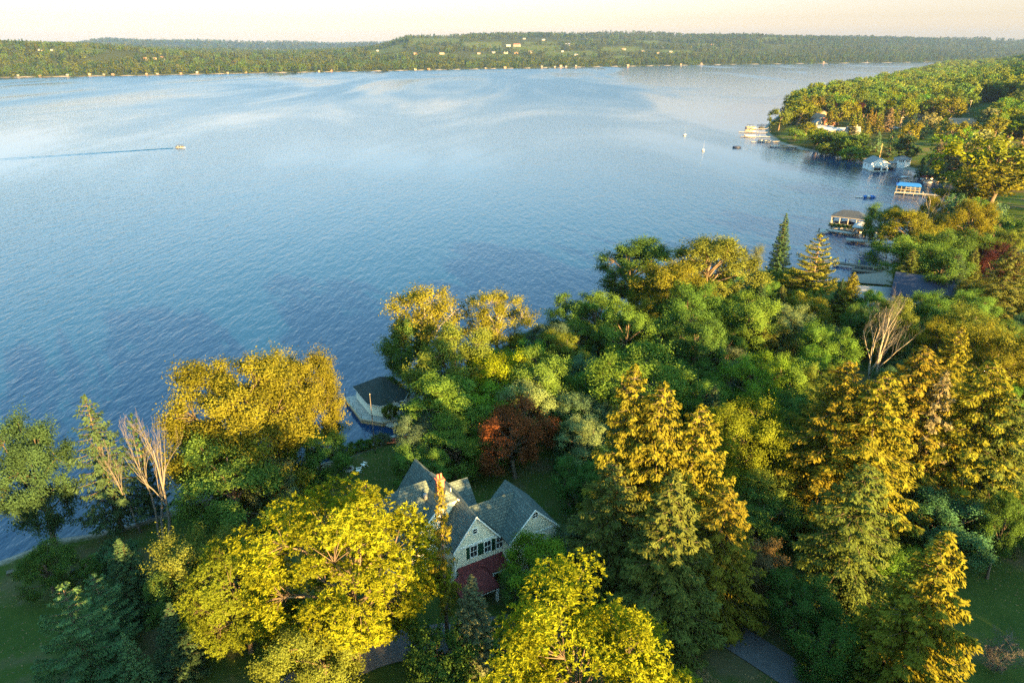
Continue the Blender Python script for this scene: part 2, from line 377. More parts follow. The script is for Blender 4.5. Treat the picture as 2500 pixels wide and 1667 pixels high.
def gen_broad(seed, H=20., R=7., bare=.22, lobes=11, clumps=9, nleaf=230, leaf=.42, asp=.55, lobe_r=.46, gap=.0, burst=False, top=1.0, flat=.95, twig=True):
    rng = np.random.RandomState(seed); wood = MB()
    ch = H * (1 - bare) / 2; cz = H * bare + ch; C = np.array([0, 0, cz])
    lean = rng.normal(size=2) * .03 * H
    base = np.array([0, 0, -.6]); fork = np.array([lean[0], lean[1], H * (bare + .14)])
    tr = H * .018 + .12
    wood.tube([base, base + [0, 0, .9], base * .5 + fork * .5, fork], [tr * 1.7, tr * 1.1, tr * .95, tr * .8], 8)
    wood.tube([fork, np.array([lean[0] * 1.4, lean[1] * 1.4, H * .8])], [tr * .75, tr * .15], 6)
    VV = []; NV = []; At = []
    i0 = rng.rand() * 6.28
    for i in range(lobes):
        f = (i + .5) / lobes; z = 1 - 1.92 * f                        # from top to low rim
        rho = math.sqrt(max(0, 1 - z * z)); th = i0 + i * 2.39996
        dirn = np.array([rho * math.cos(th), rho * math.sin(th), z * top])
        k = .54 + .21 * rng.rand() if i % 4 else .30 + .15 * rng.rand()
        lc = C + dirn * np.array([R, R, ch]) * k; lr = R * lobe_r * (.72 + .68 * rng.rand())
        branch(wood, fork + (np.array([0, 0, H * .8]) - fork) * max(0, min(.8, (lc[2] - fork[2]) / H * .8)) * [0, 0, 1], lc, tr * .42, tr * .14, rng, 4, .10, 5)
        dd = sph(clumps * 3, rng); sc = dd @ unit(dirn + [0, 0, .22]); dd = dd[np.argsort(-sc)][:clumps]
        for d_ in dd:
            cr = lr * (.28 + .20 * rng.rand()); cc = lc + d_ * lr * (.70 + .25 * rng.rand()) * np.array([1, 1, 1.05])
            if twig: branch(wood, lc, cc, tr * .12, tr * .03, rng, 2, .1, 3)
            nl = int(nleaf * (.7 + .6 * rng.rand()) * (cr / (R * lobe_r * .40)) ** 2)
            tone = rng.rand()
            q = sph(nl, rng); rad = cr * np.minimum(1.7, np.abs(rng.normal(.72, .34, nl)))[:, None]
            ax = unit(d_ + rng.normal(size=3) * .5 + [0, 0, .3]); st = .25 + .6 * rng.rand()
            P = q * rad * np.array([1.05, 1.05, flat]) * (.75 + .4 * rng.rand(3)); P = cc + P + ax * ((P @ ax) * st)[:, None]
            if burst:                                                # pinnate sprays radiating from twig ends
                nc = max(3, nl // 9); cs = cc + sph(nc, rng) * cr * (.4 + .6 * rng.rand(nc, 1)) * [1.2, 1.2, .6]
                idx = rng.randint(nc, size=nl); rr = unit(rng.normal(size=(nl, 3)) * [1, 1, .55] + [0, 0, .15])
                P = cs[idx] + rr * leaf * .6; nn = unit(np.cross(rr, rng.normal(size=(nl, 3))) * .6 + [0, 0, .9] + unit(P - C) * .25)
                v_, f_ = leaves(P, nn, leaf * 1.35 * (.7 + .6 * rng.rand(nl)), leaf * .42, rng, rr)
            else:
                nn = unit(q * .45 + unit(P - C) * .5 + [0, 0, .25] + rng.normal(size=(nl, 3)) * .55)
                v_, f_ = leaves(P, nn, leaf * (.7 + .6 * rng.rand(nl)), leaf * asp * (.8 + .4 * rng.rand(nl)), rng)
            VV.append(v_); At.append(np.clip(.0 + .7 * tone + .3 * rng.rand(nl), 0, 1))
    V = np.concatenate(VV); return wood, V, np.arange(len(V)).reshape(-1, 4), np.concatenate(At), H, R
def gen_spruce(seed, H=26., R=5., bare=.06, whorls=34, per=7, droop=.35, nleaf=70, leaf=.44, power=.8, gap=.12, hang=.55, wid=.17):
    rng = np.random.RandomState(seed); wood = MB(); tr = H * .011 + .1
    wood.tube([(0, 0, -.6), (0, 0, .6), (0, 0, H * .5), (0, 0, H * .985)], [tr * 1.6, tr * 1.1, tr * .65, .02], 8)
    VV = []; At = []
    for w in range(whorls):
        t = (w + .5) / whorls; z = H * (bare + (1 - bare) * t ** .95); Lm = R * min(1.0, (1 - t) ** power * 1.05 + .02) * (1 if t > .18 else .72 + 1.55 * t)
        n = max(4, int(per * (.65 + .35 * (1 - t)) + .5)); a0 = rng.rand() * 6.28
        for k in range(n):
            if rng.rand() < gap * (1 - t * .6): continue
            L_ = Lm * (.72 + .42 * rng.rand()); th = a0 + 6.283 * k / n + rng.normal() * .18
            dx = np.array([math.cos(th), math.sin(th), 0]); m_ = 5; pts = []
            up = .28 * t
            for i in range(m_ + 1):
                s = i / m_; pts.append(np.array([0, 0, z + rng.normal() * .02]) + dx * L_ * s + np.array([0, 0, 1]) * L_ * (up * s - droop * (1 - t * .55) * s ** 1.3 + .16 * s ** 4))
            if L_ > .6: wood.tube(pts[:-1], [.05 + .008 * L_, .045, .035, .025, .012], 3)
            nl = max(10, int(nleaf * (L_ / R) ** 1.2)); s = rng.rand(nl) ** .65 * .97 + .05; P0 = np.array(pts); fi = np.clip(s * m_, 0, m_ - 1e-3); i = fi.astype(int); P = P0[i] + (P0[i + 1] - P0[i]) * (fi - i)[:, None]
            side = np.cross(dx, [0, 0, 1]); wdt = L_ * .27 * (1 - s * .75) + .12; q = rng.uniform(-1, 1, nl)
            P = P + side * (q * wdt)[:, None] - np.array([0, 0, 1]) * (np.abs(q) * wdt * .35 + hang * rng.rand(nl) ** 1.5 * (.5 + .5 * (1 - t)))[:, None]
            T = unit(dx * .75 + side * (q * 1.0)[:, None] + np.array([0, 0, -1]) * (hang * (.4 + rng.rand(nl)))[:, None] + rng.normal(size=(nl, 3)) * .2)
            nn = unit(np.array([0, 0, .75]) + dx * .55 + side * (q * .3)[:, None] + rng.normal(size=(nl, 3)) * .38)
            v_, f_ = leaves(P, nn, leaf * (.7 + .7 * rng.rand(nl)), wid * (.7 + .6 * rng.rand(nl)), rng, T)
            VV.append(v_); At.append(np.clip(.15 + .35 * rng.rand() + .25 * s + .25 * rng.rand(nl), 0, 1))
    nl = 60; z = H * (1 - .045 * rng.rand(nl)); th = rng.rand(nl) * 6.28; rr = (H * 1.0 - z) * .22
    P = np.stack([rr * np.cos(th), rr * np.sin(th), z], 1); T = unit(np.stack([np.cos(th), np.sin(th), np.full(nl, .9)], 1)); v_, f_ = leaves(P, unit(np.cross(T, rng.normal(size=(nl, 3)))), leaf * .7, wid * .7, rng, T)
    VV.append(v_); At.append(np.full(nl, .7))
    V = np.concatenate(VV); return wood, V, np.arange(len(V)).reshape(-1, 4), np.concatenate(At), H, R
def gen_dead(seed, H=18., R=4., start=.28, stems=1, fine=3, twigs=5, spread=.55, lean=0.0, r0=.28):
    rng = np.random.RandomState(seed); mb = MB(); tw = MB()
    def grow(a, d, L_, r, lvl):
        k = 5; pts = [np.array(a)]; dd = np.array(d)
        for i in range(k):
            dd = unit(dd + rng.normal(size=3) * .11 + np.array([0, 0, .05])); pts.append(pts[-1] + dd * L_ / k)
        (mb if lvl < 2 else tw).tube(pts, [max(.012, r * (1 - .8 * i / k)) for i in range(k + 1)], 7 if lvl == 0 else 4 if lvl < 2 else 3)
        if lvl >= fine: return
        n = twigs + (2 if lvl == 0 else 0)
        for i in range(n):
            st_ = start if lvl == 0 else .28; s = st_ + (1 - st_) * (i + rng.rand() * .8) / n; s = min(.98, s); fi = s * k; j = min(k - 1, int(fi)); P = pts[j] + (pts[j + 1] - pts[j]) * (fi - j)
            th = rng.rand() * 6.28; o_ = np.array([math.cos(th), math.sin(th), 0]); nd = unit(dd * (1 - spread) + o_ * spread + np.array([0, 0, .25]))
            grow(P, nd, L_ * (.42 + .2 * rng.rand()) * (1.15 - .5 * s), max(.014, r * (1 - .75 * s) * .55), lvl + 1)
    for s in range(stems):
        th = s * 2.4 + rng.rand(); off = .35 * (stems > 1)
        grow((off * math.cos(th) * .6, off * math.sin(th) * .6, -.5), unit(np.array([math.cos(th) * .22 * (stems > 1) + lean, math.sin(th) * .2 * (stems > 1), 1])), H * (1 - .12 * s) * .9, r0 * (1 - .2 * s), 0)
    return mb, tw, H, R
PROTO = {}
def proto(key, kind, **k):
    g = gen_spruce if kind == "spruce" else gen_broad
    wood, V, F, A, H_, R_ = g(**k)
    me = npmesh("crown", V, F, False, A); me.materials.append(MAT["needle" if kind == "spruce" else "leaf"])
    wm = bpy.data.meshes.new("trunk"); wm.from_pydata(wood.V, [], wood.F); wm.polygons.foreach_set("use_smooth", [True] * len(wm.polygons)); wm.update()
    wm.materials.append(MAT[k.get("bark", "bark")] if "bark" in k else MAT["bark"])
    PROTO[key] = (me, wm, H_, R_)
proto("round", "b", seed=1, H=18, R=7, lobes=14, nleaf=330, leaf=.31, bare=.07, lobe_r=.42)
proto("round2", "b", seed=2, H=18, R=6.6, lobes=16, clumps=9, nleaf=290, lobe_r=.39, leaf=.31, bare=.06)
proto("round3", "b", seed=9, H=18, R=6.2, lobes=13, clumps=10, nleaf=300, lobe_r=.46, bare=.05, leaf=.30)
proto("tall", "b", seed=3, H=22, R=5.6, lobes=18, clumps=8, nleaf=260, lobe_r=.42, bare=.08, leaf=.31)
proto("airy", "b", seed=4, H=26, R=8, lobes=17, clumps=8, nleaf=95, lobe_r=.34, bare=.14, leaf=.42)
PROTO["airy"][1].materials[0] = MAT["pale_bark"]
proto("open", "b", seed=14, H=22, R=6.5, lobes=15, clumps=8, nleaf=130, lobe_r=.38, bare=.10, leaf=.38)
proto("maple", "b", seed=5, H=22, R=9, lobes=22, clumps=10, nleaf=330, lobe_r=.35, bare=.08, leaf=.32, flat=.85)
proto("locust", "b", seed=6, H=20, R=9.5, lobes=26, clumps=9, nleaf=400, lobe_r=.35, bare=.08, leaf=.27, burst=True, flat=.8)
proto("locust2", "b", seed=16, H=18, R=9.5, lobes=27, clumps=9, nleaf=400, lobe_r=.38, bare=.08, leaf=.28, burst=True, flat=.8)
proto("column", "b", seed=7, H=12, R=1.6, lobes=16, clumps=7, nleaf=110, lobe_r=.75, bare=.02, leaf=.26, flat=1.2)
proto("shrub", "b", seed=8, H=4, R=2.6, lobes=9, clumps=7, nleaf=130, lobe_r=.5, bare=.02, leaf=.26)
proto("willow", "b", seed=12, H=12, R=5, lobes=10, clumps=9, nleaf=150, lobe_r=.45, bare=.12, leaf=.4, asp=.3)
proto("spruce", "spruce", seed=21, R=6, per=8, nleaf=260, gap=.10, power=.68, droop=.38, hang=.6)
proto("spruce2", "spruce", seed=22, H=27, R=6.4, whorls=33, per=8, droop=.46, hang=.75, nleaf=270, gap=.14, power=.6)
proto("spruce3", "spruce", seed=23, H=24, R=5.2, whorls=36, per=8, droop=.25, hang=.4, nleaf=230, gap=.05, power=.8)
proto("thin", "spruce", seed=24, H=22, R=2.9, whorls=30, per=5, gap=.34, bare=.22, nleaf=90, leaf=.4, power=.6, droop=.3)
proto("dense", "spruce", seed=25, H=16, R=4.6, whorls=34, per=9, gap=.02, droop=.12, bare=.02, nleaf=150, leaf=.36, power=.85, hang=.3)
proto("pine", "spruce", seed=26, H=16, R=5.5, whorls=17, per=6, gap=.05, droop=-.02, bare=.03, nleaf=330, leaf=.38, power=.7, hang=.2, wid=.14)
proto("larch", "spruce", seed=27, H=20, R=5, whorls=28, per=6, gap=.15, droop=.2, bare=.08, nleaf=150, leaf=.42, power=.75, hang=.7)
# coarser ones for far trees
proto("far_round", "b", seed=31, H=16, R=6, lobes=9, clumps=6, nleaf=34, leaf=1.0, lobe_r=.5, twig=False)
proto("far_round2", "b", seed=32, H=16, R=5.4, lobes=10, clumps=6, nleaf=32, leaf=1.0, lobe_r=.47, twig=False, bare=.12)
proto("far_tall", "b", seed=33, H=20, R=5, lobes=11, clumps=6, nleaf=30, leaf=1.0, lobe_r=.46, twig=False)
proto("far_spruce", "spruce", seed=34, H=18, R=3.6, whorls=17, per=6, nleaf=14, leaf=1.1, wid=.55)
proto("far_column", "b", seed=35, H=14, R=2.3, lobes=12, clumps=5, nleaf=40, leaf=.8, lobe_r=.75, bare=.02, twig=False, flat=1.2)
proto("far_willow", "b", seed=36, H=11, R=5, lobes=9, clumps=6, nleaf=34, leaf=.9, lobe_r=.5, bare=.05, twig=False)
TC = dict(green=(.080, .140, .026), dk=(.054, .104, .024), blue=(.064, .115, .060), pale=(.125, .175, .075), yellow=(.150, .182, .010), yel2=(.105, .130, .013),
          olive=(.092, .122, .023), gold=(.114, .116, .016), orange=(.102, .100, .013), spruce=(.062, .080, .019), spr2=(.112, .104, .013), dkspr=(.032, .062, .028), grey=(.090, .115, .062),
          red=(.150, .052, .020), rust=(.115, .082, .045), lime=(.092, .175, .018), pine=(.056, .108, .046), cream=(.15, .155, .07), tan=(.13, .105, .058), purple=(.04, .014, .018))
rt = random.Random(5)
def put_tree(kind, x, y, H_, R_, col, name, label, cat="tree", group=None, rz=None, cj=.06):
    me, wm, h0, r0 = PROTO[kind]
    e = thing(name, label, cat, (x, y, ground(x, y)), rt.uniform(0, 6.28) if rz is None else rz, group, (R_ / r0, R_ / r0, H_ / h0))
    c = [v * rt.uniform(1 - cj, 1 + cj) for v in TC[col]]
    t = link("trunk", wm, e); k = link("crown", me, e); k.color = (*c, 1)
    return e
def tree(kind, px, py, w, Y, col, name, label, cat="tree", rz=None):
    slim = dict(spruce=1.45, spruce2=1.45, spruce3=1.7, dense=1.5, pine=1.2, larch=1.5, thin=3, column=3, shrub=.7, far_column=2.2, far_spruce=1.6, willow=1.0, far_willow=.8).get(kind, 1.2)
    for _ in range(14):                      # nearer until the tree has the proportions of its kind
        p = AtY(px, py, Y); z0 = ground(p[0], Y); H_ = p[2] - z0
        dep = depth((p[0], Y, z0 + H_ * .6)); R_ = .5 * w * dep / FPX
        if H_ > slim * 2 * R_: break
        if kind[:3] == "far" and (_ > 6 or H_ > .9 * slim * 2 * R_): R_ = max(H_ / (1.6 * slim), .85 * R_); break
        Y *= .988
    return put_tree(kind, p[0], Y, H_, R_, col, name, label, cat, rz=rz)
# ------------------------------------------------------------------ the trees one can tell apart: (kind, picture x, picture y of its top, width, distance, colour, name, label)
TREES = [
 # left shore
 ("round2",30,1012,190,77,"dkspr","shore_tree","bluish green tree cut by the photo's left edge at the water"),
 ("larch",205,962,200,80,"dkspr","conifer_tree","tall dark feathery conifer on the left shore, topped with gold"),
 ("pine",318,1008,110,85,"dkspr","pine_tree","dark pine crown behind the bare grey trees"),
 ("maple",550,884,330,87,"orange","maple_tree","big maple with sunlit orange top on the left shore"),
 ("maple",715,858,210,95,"orange","maple_tree","maple with orange top just behind the biggest orange maple"),
 ("round3",770,1040,140,91,"dk","shore_tree","dark green round tree beside the lawn with white chairs"),
 ("round3",545,1065,250,82,"green","shore_tree","green leafy lower tree in front of the big orange maple"),  # extra crown added in green, standing in for shade on the maple's lower half
 ("tall",640,1100,120,80,"grey","young_tree","narrow greyish green tree in front of the orange maple"),
 ("tall",480,1010,130,92,"dk","shore_tree","shaded green tree low behind the bare trunks"),
 ("dense",287,1315,150,62,"dkspr","spruce_tree","dark cone shaped spruce at lower left in shade"),
 ("pine",150,1425,250,50,"pine","pine_tree","bluish green pine filling the lower left corner"),
 ("pine",225,1400,180,56,"pine","pine_tree","blue green pine right behind the lower left corner pine"),
 ("dense",300,1545,130,47,"pine","spruce_tree","small pale spruce at the bottom edge between dark conifers"),
 ("column",207,1352,32,69,"dk","arborvitae","narrow dark arborvitae column on the left lawn"),
 ("shrub",272,1335,90,70,"blue","shrub","round bluish shrub behind the dark cone shaped spruce"),
 ("round2",480,1302,230,62,"olive","shade_tree","dull green tree left behind the big yellow tree"),
 ("round3",90,1330,120,66,"dk","shade_tree","dark green tree at the left edge of the shaded lawn"),
 ("round",420,1380,190,57,"dk","shade_tree","dark green tree below the bare trunk on the left lawn"),
 ("shrub",100,1350,70,74,"olive","shrub","low yellowish shrub on the left lawn by the water"),
 ("dense",410,1470,150,52,"dkspr","spruce_tree","dark shaded spruce left below the yellow tree"),
 # around the house
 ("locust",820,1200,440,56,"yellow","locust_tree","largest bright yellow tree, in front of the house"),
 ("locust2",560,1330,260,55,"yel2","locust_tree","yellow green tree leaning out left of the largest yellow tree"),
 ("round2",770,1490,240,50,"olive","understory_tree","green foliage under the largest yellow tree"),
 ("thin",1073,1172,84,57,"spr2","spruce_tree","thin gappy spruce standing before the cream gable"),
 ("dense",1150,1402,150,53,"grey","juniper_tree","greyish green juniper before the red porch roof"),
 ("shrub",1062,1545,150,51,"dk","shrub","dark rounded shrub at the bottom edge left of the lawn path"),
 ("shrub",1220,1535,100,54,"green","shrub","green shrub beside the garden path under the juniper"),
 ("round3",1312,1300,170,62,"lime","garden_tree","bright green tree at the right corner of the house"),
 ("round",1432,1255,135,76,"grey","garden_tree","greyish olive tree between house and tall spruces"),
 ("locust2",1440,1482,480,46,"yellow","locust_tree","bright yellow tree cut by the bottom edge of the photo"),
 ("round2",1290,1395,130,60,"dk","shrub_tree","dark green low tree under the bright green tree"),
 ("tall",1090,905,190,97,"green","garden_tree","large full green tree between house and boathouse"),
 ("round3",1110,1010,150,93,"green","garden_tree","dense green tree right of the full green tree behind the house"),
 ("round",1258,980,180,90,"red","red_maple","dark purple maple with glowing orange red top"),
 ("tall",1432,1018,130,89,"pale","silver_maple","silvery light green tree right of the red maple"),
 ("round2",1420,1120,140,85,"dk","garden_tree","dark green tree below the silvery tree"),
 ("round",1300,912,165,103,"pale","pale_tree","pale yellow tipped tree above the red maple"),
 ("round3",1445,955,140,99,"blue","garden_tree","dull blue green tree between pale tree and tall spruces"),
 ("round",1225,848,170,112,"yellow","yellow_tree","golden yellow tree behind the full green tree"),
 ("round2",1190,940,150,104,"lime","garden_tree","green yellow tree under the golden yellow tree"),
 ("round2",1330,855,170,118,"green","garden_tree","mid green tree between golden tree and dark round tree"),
 # shore group in the middle
 ("airy",1035,672,215,128,"gold","sycamore_tree","big airy sycamore with white limbs over the water"),
 ("airy",1215,690,160,131,"gold","sycamore_tree","second sycamore with bare white fork, right of the big one"),
 ("round2",1105,800,200,123,"olive","shore_tree","grey green shaded tree under the two sycamores"),
 ("round3",985,760,120,124,"dk","shore_tree","drooping dark green tree left under the big sycamore"),
 ("willow",1290,806,70,146,"blue","willow_shrub","left of two small grey willows at the water"),
 ("willow",1338,800,70,148,"blue","willow_shrub","right of two small grey willows at the water"),
 ("open",1405,698,120,141,"dk","shore_tree","dark open crowned tree beside the lake pavilion"),
 ("tall",1465,705,120,138,"green","shore_tree","green tree right beside the dark open crowned tree"),
 ("round",1525,735,150,133,"green","garden_tree","rounded green tree under the golden maple"),
 ("round3",1545,828,225,117,"green","garden_tree","broad dark green dome in the middle of the wood"),
 ("tall",1565,566,165,168,"dk","shore_tree","dark green tree rising behind the golden maple"),
 ("tall",1635,620,185,150,"gold","golden_maple","golden sunlit maple standing tallest in the middle wood"),
 ("round",1600,700,130,140,"gold","golden_maple","golden lower crown hanging left of the bare trunks"),
 ("tall",1750,556,195,174,"olive","shore_tree","broad yellow green tree by the seawall"),
 ("willow",1832,600,70,183,"grey","willow_tree","thin grey willow leaning over the seawall dock"),
 ("round2",1690,690,160,143,"dk","garden_tree","shaded green tree with tall bare trunk right of the golden maple"),
 ("round",1720,760,150,130,"dk","garden_tree","dark shaded tree under the bare trunked tree"),
 ("spruce3",1921,520,66,188,"dkspr","spruce_tree","lone dark spruce at the seawall against the water"),
 ("pine",2005,570,170,182,"gold","pine_tree","spreading pine with golden top by the boat ramp"),
 ("round2",1850,715,150,152,"green","garden_tree","green tree left of the small golden spruce top"),
 ("spruce3",1912,695,75,150,"spruce","spruce_tree","small spruce with golden tip among green trees"),
 ("round",1985,715,110,147,"gold","golden_tree","golden tipped tree between two small spruces"),
 ("round2",1935,745,120,143,"pale","garden_tree","pale green tree below the golden tipped tree"),
 ("spruce",2087,664,80,151,"spr2","spruce_tree","golden spruce left of the dead tree"),
 ("round2",2030,790,130,134,"green","garden_tree","green tree below the golden spruce"),
 ("round2",2282,712,120,150,"dk","garden_tree","dark tree before the navy roofed house"),
 ("tall",2195,708,110,122,"olive","garden_tree","green tree right behind the big dead tree"),
 ("spruce",2232,606,95,172,"spruce","spruce_tree","spruce with golden tip before the dark blue roof"),
 ("round2",2120,745,110,138,"dk","garden_tree","dark tree left of the dead tree"),
 ("round",2245,560,180,212,"green","shore_tree","large green tree beside the boat shelters"),
 ("tall",2230,500,120,222,"gold","shore_tree","golden crown over the large green shore tree"),
 ("round",2175,490,100,236,"dk","shore_tree","dark green tree just right of the big boat shelter"),
 ("tall",2288,468,60,228,"orange","shore_tree","small orange tree top before the dock with blue canopy"),
 ("round2",2385,485,115,226,"orange","shore_tree","rusty brown topped tree at the dock's land end"),
 ("round",2350,545,150,212,"dk","shore_tree","dark green tree under the rusty topped tree"),
 ("round2",2300,590,130,198,"dk","garden_tree","shaded green tree right of the spruce with golden tip"),
 ("spruce2",2345,620,95,178,"dkspr","spruce_tree","shaded spruce left of the purple tree"),
 ("spruce3",2385,605,80,184,"spruce","spruce_tree","slim grey spruce with pinkish tip by the purple tree"),
 ("round",2452,590,120,180,"purple","purple_tree","dark purple red tree near the photo's right edge"),
 ("spruce2",2480,600,150,160,"spruce","spruce_tree","big spruce with gold tip at the right edge"),
 ("round2",2480,555,80,200,"olive","garden_tree","yellow green crown at the right edge behind the purple tree"),
 ("round",2310,770,130,132,"gold","golden_tree","golden green tree right of the dead tree"),
 ("round3",2395,740,150,130,"olive","garden_tree","yellow green tree right behind the spruce group"),
 ("maple",2455,800,190,106,"gold","golden_tree","gold leafed tree at the right edge of the spruce group"),
 # wood in front of the middle
 ("round",1862,850,165,108,"lime","garden_tree","tree half yellow half green behind the maple"),
 ("round2",1945,870,140,109,"green","garden_tree","rounded green tree right of the half yellow tree"),
 ("round3",1730,912,125,106,"green","garden_tree","green tree between the tall spruces and the half yellow tree"),
 ("round",2020,880,100,101,"olive","garden_tree","dull green tree left of the big spruce group"),
 ("round2",1640,880,130,112,"dk","garden_tree","dark green tree behind the two tallest spruce tips"),
 ("round2",1975,960,140,95,"dk","garden_tree","shaded tree left behind the big spruce group"),
 # spruces right of the house
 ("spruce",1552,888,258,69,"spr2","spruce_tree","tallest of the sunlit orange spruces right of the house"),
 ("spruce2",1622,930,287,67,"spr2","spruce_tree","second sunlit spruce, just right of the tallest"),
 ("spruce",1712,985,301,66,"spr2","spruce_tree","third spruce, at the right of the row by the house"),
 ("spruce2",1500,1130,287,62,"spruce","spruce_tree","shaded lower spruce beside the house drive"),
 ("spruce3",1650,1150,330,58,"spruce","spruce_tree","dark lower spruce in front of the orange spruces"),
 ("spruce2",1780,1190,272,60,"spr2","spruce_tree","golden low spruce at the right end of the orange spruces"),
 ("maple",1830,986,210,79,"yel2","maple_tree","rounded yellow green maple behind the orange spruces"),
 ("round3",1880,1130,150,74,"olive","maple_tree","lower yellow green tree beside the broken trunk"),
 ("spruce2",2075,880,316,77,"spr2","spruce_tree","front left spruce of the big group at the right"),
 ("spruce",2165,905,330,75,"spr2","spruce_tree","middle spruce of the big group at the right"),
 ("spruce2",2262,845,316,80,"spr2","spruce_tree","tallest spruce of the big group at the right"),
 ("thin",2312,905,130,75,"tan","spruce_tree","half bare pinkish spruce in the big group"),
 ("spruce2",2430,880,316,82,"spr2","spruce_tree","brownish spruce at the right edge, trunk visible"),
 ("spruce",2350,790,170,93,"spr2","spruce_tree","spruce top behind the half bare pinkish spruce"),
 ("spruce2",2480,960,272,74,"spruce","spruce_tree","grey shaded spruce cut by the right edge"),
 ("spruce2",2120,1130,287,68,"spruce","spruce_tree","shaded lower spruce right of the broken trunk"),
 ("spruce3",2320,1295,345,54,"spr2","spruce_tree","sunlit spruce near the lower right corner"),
 ("tall",2165,1490,110,50,"gold","golden_tree","small golden tree left of the lower right spruce"),
 ("round2",1975,1405,170,58,"dk","shrub_tree","dark bushy tree right of the driveway"),
 ("round3",2050,1500,170,53,"dk","shrub_tree","dark green bush along the driveway's right side"),
 ("shrub",2130,1590,130,48,"green","shrub","green shrub at the bottom edge right of the driveway"),
 ("shrub",2240,1600,150,48,"olive","shrub","olive shrub under the lower right spruce"),
 ("round2",1860,1330,140,64,"rust","shrub_tree","brownish shaded shrub left of the broken trunk"),
 ("round",2490,1180,110,64,"dk","shrub_tree","dark green bush at the right edge of the lawn"),
 # far side of the cove
 ("far_round",2378,345,120,346,"yellow","shore_tree","bright yellow tree on the bank behind the blue canopy"),
 ("far_round2",2450,330,120,345,"yel2","shore_tree","tall yellow tree right of the brightest bank tree"),
 ("far_round",2492,352,90,335,"tan","shore_tree","peach coloured tree at the right edge of the bank"),
 ("far_tall",2440,395,115,306,"orange","shore_tree","orange gold tree with bare trunk on the bank"),
 ("far_round2",2375,405,90,318,"gold","shore_tree","gold low tree left of the orange gold tree"),
 ("far_round2",2322,330,75,392,"lime","shore_tree","green tree with yellow crest behind the bank"),
 ("far_willow",2328,388,85,376,"grey","willow_tree","grey willow mass at the head of the cove"),
 ("far_round",2345,350,90,372,"tan","shore_tree","pinkish grey crown between green tree and yellow trees"),
 ("far_round2",2420,318,90,372,"cream","shore_tree","pale cream topped tree above the yellow bank trees"),
 ("far_column",2228,322,36,444,"dkspr","cypress_tree","dark columnar tree standing on the green lawn"),
 ("far_round",2230,297,50,456,"gold","shore_tree","golden fan shaped crown above the dark columnar tree"),
 ("far_spruce",2256,385,40,408,"dkspr","spruce_tree","small dark conifer beside the white pavilion"),
 ("far_spruce",2147,322,30,480,"blue","spruce_tree","tiny blue spruce on the lawn"),
 ("far_spruce",2182,318,46,478,"dkspr","spruce_tree","squat dark spruce on the lawn right of the tiny blue one"),
 ("far_round",1908,265,46,628,"olive","point_tree","lone tree at the tip of the point by the docks"),
 ("far_tall",1955,240,58,640,"yel2","point_tree","tall yellow tree second from the point's tip"),
 ("far_round2",1985,232,50,680,"gold","point_tree","gold tree behind the tall yellow point tree"),
 ("far_tall",2002,310,56,540,"yel2","shore_tree","yellow tree with pale trunk on the point's shore"),
 ("far_willow",1945,316,42,572,"green","willow_tree","green willow on the lawn of the point"),
 ("far_willow",1973,300,36,596,"gold","shore_tree","golden shrub tree left of the white gabled house"),
 ("far_round2",2045,338,44,506,"gold","shore_tree","gold shore tree below the small grey cottage"),
 ("far_round",2075,330,56,498,"green","shore_tree","green shore tree right below the small grey cottage"),
 ("far_round2",2100,325,46,488,"dk","shore_tree","dark green shore tree at the lawn's left end"),
 ("far_willow",2025,350,44,500,"olive","shore_tree","low olive shore tree overhanging the water"),
 ("far_willow",2085,360,50,478,"green","shore_tree","low green shore tree left of the white boathouse"),
 ("far_spruce",2085,292,44,572,"orange","larch_tree","first of the orange conifers beside the cottage"),
 ("far_spruce",2103,288,40,580,"orange","larch_tree","second orange conifer from the cottage"),
 ("far_spruce",2122,298,30,560,"orange","larch_tree","short orange conifer third from the cottage"),
 ("far_spruce",2150,284,44,580,"orange","larch_tree","orange conifer left of the tall pale trunk"),
 ("far_spruce",2177,264,50,590,"tan","larch_tree","tall tan conifer with pale bare trunk"),
 ("far_round",2210,240,80,620,"yel2","village_tree","huge rounded yellow tree behind the lawn"),
 ("far_round2",2275,275,44,560,"cream","village_tree","pale blossom coloured tree right of the blue grey house"),
 ("far_spruce",2236,272,26,566,"dkspr","spruce_tree","dark slim conifer before the blue grey house"),
 ("far_spruce",2262,296,34,540,"dkspr","spruce_tree","dark conifer right of the golden fan shaped crown"),
 ("far_round",2330,296,56,500,"gold","village_tree","gold tree left of the long tan roofed house"),
 ("far_round2",2362,308,44,486,"lime","village_tree","green yellow bush before the long tan roofed house"),
 ("far_round",2397,300,44,492,"orange","village_tree","orange brown tree right of the long tan roofed house"),
 ("far_column",2432,256,36,540,"cream","village_tree","cream topped tree on the field's edge"),
 ("far_round2",2055,258,44,650,"gold","village_tree","olive gold tree between the two dark red trees"),
 ("far_round",2035,246,28,660,"purple","red_tree","dark red tree behind the white gabled house"),
 ("far_round",2094,250,34,650,"purple","red_tree","dark red tree behind the orange conifers"),
 ("far_spruce",2030,270,26,600,"orange","spruce_tree","small sunlit spruce right of the white gabled house"),
 ("far_round2",2290,235,60,640,"orange","village_tree","orange tree left of the mown field"),
 ("far_round",2330,240,60,620,"gold","village_tree","golden tree at the mown field's left end"),
]
for t in TREES:
    cat = "shrub" if "shrub" in t[6] and "tree" not in t[6] else "tree"
    tree(*t, cat=cat)
